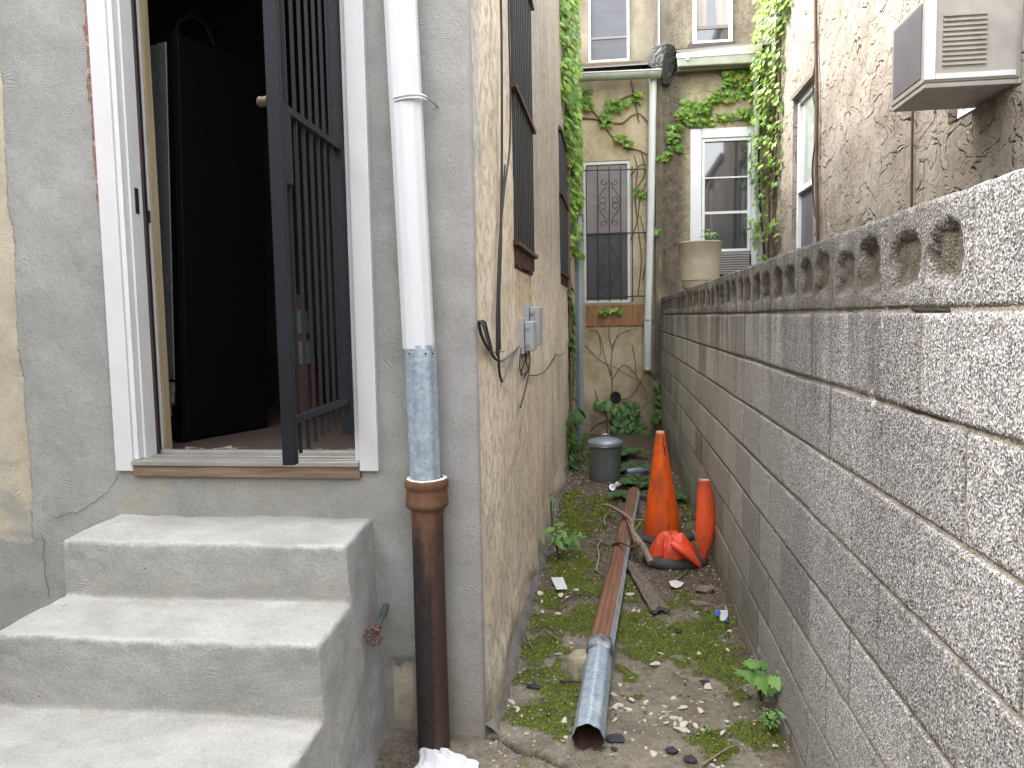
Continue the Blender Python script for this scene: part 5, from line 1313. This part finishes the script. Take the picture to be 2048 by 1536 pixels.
# ------------------------------------------------------------------ lying pipe
lp = thing('fallen_downspout', 'long rusty and galvanised downspout lying on the alley floor, its open end toward the viewer', 'downspout', (-.03, 4.3, 0))
def G(px, py, z=.055): return at(px, py, 2, z)
n0 = G(1176, 1478, .052); e0 = G(1200, 1300, .075); n1 = G(1232, 1150, .05); n2 = G(1268, 985, .05)
wv8 = lambda t: 1+.032*math.cos(8*t)+.02*math.cos(3*t+1)
b = MB(); b.tube([n0, n0.lerp(e0, .5), e0], [.053, .053, .052], 64, False, wv8)
o = b.build('galvanised_length', 'galv', lp, smooth=True)
b = MB(); b.tube([n0+(e0-n0)*.004, n0.lerp(e0, .5)], [.0505, .050], 64, False, wv8); b.build('pipe_inside', 'pipe_inside', lp, smooth=True)
b = MB(); b.tube([e0-(e0-n0).normalized()*.02, e0.lerp(n1, .5), n1], [.053, .053, .052], 64, True, lambda t: 1+.05*math.cos(8*t)); b.build('rusty_length', 'rustpipe', lp, smooth=True)
b = MB(); b.tube([n1-(n1-e0).normalized()*.02, n1.lerp(n2, .5), n2], [.048, .047, .046], 64, True, lambda t: 1+.05*math.cos(8*t)); b.build('rusty_length', 'rustpipe', lp, smooth=True)
# torn joint
b = MB(); vs = []; fs = []; n = 40; dr_ = (e0-n0).normalized(); sx = dr_.cross(V((0, 0, 1))).normalized(); sz = sx.cross(dr_)
for i, (t, r) in enumerate(((-.075, .0535), (-.05, .0575), (-.02, .0605), (.01, .059), (.03, .0555))):
    for k in range(n):
        a = 2*math.pi*k/n; wbl = r*(1+.06*nz(k*.7, i*2.1)+.05*math.cos(8*a)); tt = t+(.02*nz(k*.9, 5) if i in (0, 4) else 0)
        vs.append(e0+dr_*tt+sx*math.cos(a)*wbl+sz*math.sin(a)*wbl)
for i in range(4):
    for k in range(n): fs.append((i*n+k, i*n+(k+1) % n, (i+1)*n+(k+1) % n, (i+1)*n+k))
b.add(vs, fs); simple('torn_metal', (.40, .44, .48), .6, .3, c2=(.045, .04, .04), sc=16, bump=1, bd=.006)
b.build('torn_joint', 'torn_metal', lp, smooth=True)
q = at(1164, 1352, 2, 0)
o = MB().lathe([(0, .085), (.03, .086), (.05, .08), (.058, .066), (.060, .03), (.063, 0), (.064, -.02)], q+V((0, .03, 0)), 32, wob=lambda t, z: 1+.06*math.sin(2*t)+.04*math.sin(5*t+z*40)).build('concrete_stub', 'concrete_stub', None, smooth=True, base=q)
tag(o, 'low round concrete stub in the moss just left of the pipe joint', 'concrete stub')

# ------------------------------------------------------------------ sticks, plank
def stick(name, label, pls, rs, mat='pale_stick', cat='stick', z=.02):
    t = thing(name, label, cat, tuple(at(pls[0][0][0], pls[0][0][1], 2, z)))
    for pl_, r in zip(pls, rs):
        q = sm([at(p[0], p[1], 2, p[2] if len(p) > 2 else z) for p in pl_], 4)
        q = [p+V((nz(i*.9, r*99)*.003, 0, nz(i*.7, 4)*.003)) for i, p in enumerate(q)]
        MB().tube(q, [r*(1.1-.6*i/len(q)) for i in range(len(q))], 7).build('limb', mat, t, smooth=True)
    return t
stick('fallen_branch', 'thick forked dead branch lying across the rusty pipe beside the crumpled cone', [((1302, 1126, .03), (1290, 1100, .08), (1275, 1078, .12), (1264, 1060, .13), (1262, 1040, .13), (1225, 1015, .10), (1205, 1010, .08)), ((1263, 1042, .12), (1280, 1040, .12), (1300, 1042, .11)), ((1275, 1078, .12), (1268, 1064, .14), (1280, 1046, .15)), ((1270, 1085, .11), (1262, 1060, .13), (1254, 1040, .12))], (.021, .010, .007, .008), cat='branch')
stick('fallen_branch', 'short dark twisted twig lying across the pipe by the branch', [((1226, 1090, .05), (1240, 1085, .12), (1262, 1093, .13), (1275, 1092, .10), (1290, 1095, .06)), ((1238, 1085, .12), (1234, 1078, .13)), ((1270, 1092, .11), (1282, 1086, .12))], (.008, .004, .004), 'vine_bark', cat='branch')
stick('stick', 'crooked pale stick standing on the moss left of the pipe', [((1192, 1140, .02), (1198, 1112, .03), (1195, 1095, .03), (1204, 1078, .03)), ((1192, 1140, .02), (1206, 1150, .02), (1214, 1153, .01))], (.007, .005))
stick('stick', 'short forked pale stick on the leaves farther up the alley', [((1210, 1050, .02), (1209, 1035, .03), (1222, 1020, .04))], (.007,))
stick('stick', 'thin straight twig lying left of the pipe near the weed', [((1194, 1078, .02), (1222, 1090, .02))], (.006,))
stick('stick', 'long thin stem lying at the bottom right near the block wall', [((1405, 1530, .01), (1450, 1500, .02), (1484, 1486, .02))], (.0035,))
stick('stick', 'slim bent twig on the moss above the shingle scrap at left', [((1120, 1222, .012), (1124, 1205, .015), (1150, 1188, .018), (1180, 1192, .012))], (.0045,), 'vine_bark')
stick('stick', 'little twig beside the concrete stub on the left moss', [((1052, 1272, .012), (1058, 1288, .014), (1070, 1306, .010))], (.0035,), 'vine_bark')
stick('stick', 'flat wood sliver on the bare patch below the pale tag', [((1100, 1176, .01), (1130, 1180, .01), (1160, 1178, .012))], (.005,))
stick('stick', 'broken reddish bark piece beside the concrete stub', [((1120, 1363, .012), (1140, 1362, .018), (1165, 1365, .01))], (.006,), 'rust_bar')
for (px, py, dx, dy, lab) in ((1150, 1060, 26, -14, 'thin curved twig on the moss up the alley left of the pipe'), (1130, 1125, 24, 10, 'thin dark twig lying below the left weed'), (1375, 1140, -30, 22, 'thin twig on the soil in front of the round rubber base'), (1400, 1160, 28, 8, 'small twig by the block wall behind the flat stones'),
                              (1170, 1010, 30, 14, 'short twig on the litter in front of the trash can'), (1250, 1150, 14, 34, 'bent bark strip beside the splintered plank'), (1345, 1345, 34, 16, 'hair-thin stem on the bare concrete right of the pipe'), (1090, 1260, 30, 18, 'pale straw on the left moss band'), (1420, 1300, -24, 26, 'pale straw on the right moss band')):
    stick('twig', lab, [((px, py, .012), (px+dx*.5+R_.uniform(-6, 6), py+dy*.5+R_.uniform(-6, 6), .02), (px+dx, py+dy, .012))], (R_.uniform(.0022, .004),), R_.choice(('pale_stick', 'vine_bark')), 'twig')
b = MB(); pA_ = at(1262, 1130, 2, .03); pB_ = at(1322, 1222, 2, .02); d = (pB_-pA_); sd_ = d.cross(V((0, 0, 1))).normalized(); vs = []; fs = []; ns, nw = 26, 9
for i in range(ns+1):
    t = i/ns; w_ = .028+.022*t+.005*nz(i*.5, 3)
    for k in range(nw):
        u = k/(nw-1)*2-1; e = (.05*nz(k*1.9, 7) if i in (0, ns) else 0)
        vs.append(pA_+d*(t+e)+sd_*u*w_+V((0, 0, .018*(1-u*u)+.007*nz(k*2.3, 1)+.004*nz(i*.8, k*2.7))))
    if i:
        for k in range(nw-1): fs.append(((i-1)*nw+k, i*nw+k, i*nw+k+1, (i-1)*nw+k+1))
o = b.add(vs, fs).build('weathered_plank', 'weathered_wood', None, base=pA_); tag(o, 'splintered grey weathered wood plank right of the rusty pipe', 'plank'); o.modifiers.new('s', 'SOLIDIFY').thickness = .02

# ------------------------------------------------------------------ litter
def scrap(name, label, pxs, mat, cat='paper scrap', z=.014, th=.0012, crump=.004):
    P = [at(x, y, 2, z+R_.uniform(0, crump*2)) for x, y in pxs]; c = sum(P, V((0, 0, 0)))/len(P); c.z += crump
    b = MB(); n = len(P); b.add([c]+P, [(0, 1+i, 1+(i+1) % n) for i in range(n)])
    o = b.build(name, mat, None, base=c); tag(o, label, cat); o.modifiers.new('s', 'SOLIDIFY').thickness = th; return o
scrap('paper_tag', 'pale rectangular paper tag lying on the ground by the left wall', ((1102, 1155), (1126, 1154), (1135, 1178), (1113, 1179)), 'paper', z=.02)
scrap('paper_scrap', 'torn white paper scrap in front of the crumpled cone', ((1338, 1162), (1350, 1160), (1368, 1165), (1362, 1173), (1352, 1176), (1342, 1172)), 'paper')
wr = thing('food_wrapper', 'crumpled blue and white wrapper at the foot of the block wall', 'wrapper', at(1444, 1232, 2, .01))
def flat(pxs, mat, nm, z=.02):
    P = [at(x, y, 2, z+R_.uniform(0, .012)) for x, y in pxs]; c = sum(P, V((0, 0, 0)))/len(P)+V((0, 0, .01)); n = len(P)
    MB().add([c]+P, [(0, 1+i, 1+(i+1) % n) for i in range(n)]).build(nm, mat, wr)
flat(((1432, 1220), (1446, 1220), (1455, 1219), (1456, 1230), (1452, 1240), (1442, 1242), (1438, 1232)), 'paper', 'foil')
flat(((1428, 1222), (1438, 1219), (1443, 1225), (1436, 1233), (1431, 1230)), 'blue_print', 'blue_print', .024)
flat(((1449, 1238), (1457, 1234), (1457, 1244), (1451, 1243)), 'blue_print', 'blue_print', .024)
for i, (px, py, r, lab) in enumerate(((1066, 1371, .032, 'dark roof shingle scrap on the left moss'), (1232, 1476, .036, 'long dark shingle scrap beside the pipe mouth'), (1343, 1500, .026, 'dark rounded shingle scrap at the bottom of the alley'), (1380, 1518, .028, 'wide dark shingle scrap nearest the bottom edge'),
                                      (1410, 1362, .022, 'dark shingle scrap at the edge of the right moss patch'), (1228, 1497, .014, 'tiny black shingle crumb below the long scrap'), (1355, 1262, .020, 'black shingle sliver in the middle moss'))):
    c = at(px, py, 2, .012); rr3 = random.Random(i+40); b = MB(); P = []
    for k in range(9):
        t = 2*math.pi*k/9; q = r*rr3.uniform(.7, 1.15); P.append(c+V((q*math.cos(t), q*math.sin(t)*.8, rr3.uniform(-.003, .006))))
    b.add([c+V((0, 0, .008))]+P, [(0, 1+k, 1+(k+1) % 9) for k in range(9)])
    o = b.build('shingle_scrap', 'shingle', None, base=c); tag(o, lab, 'shingle scrap', 'dark shingle scraps on the alley floor'); o.modifiers.new('s', 'SOLIDIFY').thickness = .004
def rock(seed, flat_=.5):
    r = random.Random(seed); bm = bmesh.new(); bmesh.ops.create_icosphere(bm, subdivisions=2, radius=1.25)
    sx, sy = r.uniform(.7, 1.3), r.uniform(.6, 1.0)
    for k in range(11):
        n_ = rv(r); dd = r.uniform(.45, .75)
        for v in bm.verts:
            e = v.co.dot(n_)-dd
            if e > 0: v.co -= n_*e
    for v in bm.verts: v.co.x *= sx; v.co.y *= sy; v.co.z *= flat_
    me = bpy.data.meshes.new('chip'); bm.to_mesh(me); bm.free(); return me
meshes = []
for k in range(8):
    me = rock(k+3, .35); me.materials.append(MAT['stone_chip']); meshes.append(me)
def putrock(me, px, py, s, name, label, cat, group=None, sq=1.0):
    p = at(px, py, 2, .004); o = bpy.data.objects.new(name, me); COL.objects.link(o)
    o.location = (p.x, p.y, gz(p.x, p.y)+s*.18); o.scale = (s, s*sq, s); o.rotation_euler = (R_.uniform(-.2, .2), R_.uniform(-.2, .2), R_.uniform(0, 6.28)); return tag(o, label, cat, group)
chips = [(1308, 1329, 22), (1262, 1400, 17), (1240, 1412, 16), (1232, 1414, 14), (1257, 1418, 15), (1293, 1404, 14), (1349, 1401, 13), (1363, 1420, 15), (1402, 1424, 14), (1329, 1425, 10), (1329, 1434, 9), (1347, 1437, 12), (1321, 1439, 9), (1334, 1446, 12), (1361, 1441, 11), (1370, 1450, 18), (1359, 1460, 22), (1376, 1463, 15),
         (1391, 1452, 11), (1416, 1375, 15), (1400, 1379, 9), (1471, 1407, 12), (1452, 1443, 11), (1447, 1466, 13), (1412, 1452, 9), (1229, 1441, 12), (1227, 1391, 12), (1129, 1442, 11), (1052, 1469, 12), (1130, 1472, 9), (1125, 1480, 10), (1024, 1404, 12), (1016, 1412, 9), (1035, 1425, 16), (1030, 1418, 10), (1118, 1310, 12), (1250, 1465, 8),
         (1306, 1507, 16), (1222, 1513, 8), (1292, 1496, 7), (1322, 1505, 6), (1552, 1494, 13), (1425, 1530, 9), (1435, 1535, 8), (1445, 1533, 8), (1430, 1522, 7), (1117, 1230, 13), (1122, 1193, 16), (1135, 1196, 12), (1080, 1191, 15), (1084, 1206, 9), (1259, 1190, 12), (1268, 1220, 11), (1310, 1196, 9), (1393, 1228, 9), (1458, 1264, 9), (1432, 1293, 8), (1346, 1271, 7),
         (1455, 1303, 8), (1153, 1183, 12), (1397, 1310, 10), (1324, 1308, 9), (1277, 1222, 9), (1240, 1371, 8), (1298, 1371, 7), (1143, 1287, 8), (1085, 1225, 9), (1330, 1412, 7), (1286, 1415, 8), (1383, 1405, 7), (1310, 1450, 7), (1301, 1428, 6), (1290, 1440, 7), (1405, 1405, 7), (1340, 1425, 7), (1350, 1450, 8), (1395, 1470, 8), (1407, 1463, 9)]
for i, (px, py, s_) in enumerate(chips):
    dist = (at(px, py, 2, 0)-CAM).length
    putrock(meshes[i % 8], px, py, s_*dist/FP*.72, 'stone_chip', 'pale broken stone chip lying on the alley floor', 'stone chip', 'pale stone chips scattered on the alley floor', R_.uniform(.55, 1))
me = rock(31, .8); me.materials.append(MAT['brick_bit']); putrock(me, 1454, 1393, .016, 'brick_fragment', 'small red brick fragment near the right-hand weed', 'brick fragment')
me = rock(32, .7); me.materials.append(MAT['stone_brown']); putrock(me, 1042, 1283, .022, 'pebble', 'rounded grey-brown pebble against the left wall foot', 'pebble')
me = rock(33, .8); me.materials.append(MAT['brick_bit']); putrock(me, 1482, 1293, .010, 'brick_fragment', 'tiny red brick crumb at the block wall foot', 'brick fragment')
me = rock(34, .3); me.materials.append(MAT['stone_brown']); putrock(me, 1410, 1185, .075, 'flat_stone', 'flat brown stone slab at the foot of the block wall, farther of the two', 'stone', None, .7)
me = rock(35, .3); me.materials.append(MAT['stone_brown']); putrock(me, 1405, 1208, .062, 'flat_stone', 'flat brown stone slab at the foot of the block wall, nearer of the two', 'stone', None, .6)
# countless small stuff
rs = random.Random(77)
b = MB(); k = 0
while k < 56000:
    x = rs.uniform(-.44, .585); y = 2.1+5.5*rs.random()**1.6
    mv = moss(x, y)
    if mv < rs.uniform(.12, .95): continue
    z = gz(x, y); h_ = rs.uniform(.0025, .008); a = rs.uniform(0, 6.28); w_ = rs.uniform(.0022, .0045)*(1+max(0, y-3)*.3)
    c = V((x, y, z-.001)); s1 = V((math.cos(a), math.sin(a), 0))*w_; tip = V((rs.uniform(-.005, .005), rs.uniform(-.005, .005), h_*(1+max(0, y-3.5)*.15)))
    b.add([c-s1, c+s1, c+tip], [(0, 1, 2)]); k += 1
o = b.build('moss', 'moss_blade'); o['kind'] = 'stuff'; o['label'] = 'bright green moss cushions growing over the alley floor'; o['category'] = 'moss'
b = MB()
for k in range(2600):
    x = rs.uniform(-.43, .58); y = 2.1+5.4*rs.random()**1.25; s_ = rs.uniform(.002, .0075)*(1+max(0, y-3.5)*.25)
    if rs.random() < .25: x = rs.choice((-.40, .54))+rs.gauss(0, .03)
    x = max(-.44, min(.585, x))
    z = gz(x, y)+s_*.2; a = rs.uniform(0, 6.28); ca, sa = math.cos(a)*s_, math.sin(a)*s_
    b.add([(x+ca, y+sa, z), (x-sa*.8, y+ca*.8, z-.001), (x-ca*.9, y-sa*.7, z), (x+sa, y-ca, z+.001), (x, y, z+s_*.55)], [(0, 1, 4), (1, 2, 4), (2, 3, 4), (3, 0, 4)])
o = b.build('gravel', 'gravel'); o['kind'] = 'stuff'; o['label'] = 'fine pale grit strewn over the alley floor'; o['category'] = 'gravel'
b = MB()
for k in range(5200):
    y = 2.6+6.0*rs.random()**.8; x = rs.uniform(-.44, .585)
    if k < 500: x = rs.uniform(-.79, -.5); y = rs.uniform(2.1, 2.52)
    elif y < 4.3 and rs.random() < .55: continue
    s_ = rs.uniform(.005, .022)*(1+max(0, y-5)*.12) if k >= 500 else rs.uniform(.003, .010); z = gz(x, y)+rs.uniform(.001, .012)
    leaf(b, (x, y, z), V((0, 0, 1))+rv(rs)*.55, rv(rs), s_, [(0, .5), (.3, .1), (.15, -.4), (-.2, -.3), (-.3, .15)], .2, .3)
o = b.build('leaf_litter', 'litter'); o['kind'] = 'stuff'; o['label'] = 'brown leaf litter and soil crumbs at the shaded end of the alley'; o['category'] = 'leaf litter'

# ------------------------------------------------------------------ rag
b = MB(); vs = []; fs = []; nu, nv = 44, 30
for i in range(nu+1):
    for k in range(nv+1):
        u, v_ = i/nu, k/nv
        x = -.645+.205*u+.015*nz(v_*4, 2)+.01*nz(u*9, 1); y = 2.27+.22*v_*(1-.45*u)+.02*nz(u*5, 3)-.02*u
        fold = .020*abs(nz(u*1.6+v_*1.5, v_*3.6, 2))*2.2+.006*nz(u*7, v_*9, 4)+.030*math.exp(-((v_-.55+.35*u)/.13)**2)
        z = .015+fold*(.4+.8*(1-abs(2*u-1)**3))*(1-abs(2*v_-1)**4)
        vs.append((x, y, z))
for i in range(nu):
    for k in range(nv): fs.append((i*(nv+1)+k, (i+1)*(nv+1)+k, (i+1)*(nv+1)+k+1, i*(nv+1)+k+1))
o = b.add(vs, fs).build('rag', 'cloth', None, smooth=True, base=(-.55, 2.38, 0)); tag(o, 'crumpled dirty white rag at the foot of the cast iron pipe', 'rag'); o.modifiers.new('s', 'SOLIDIFY').thickness = .004
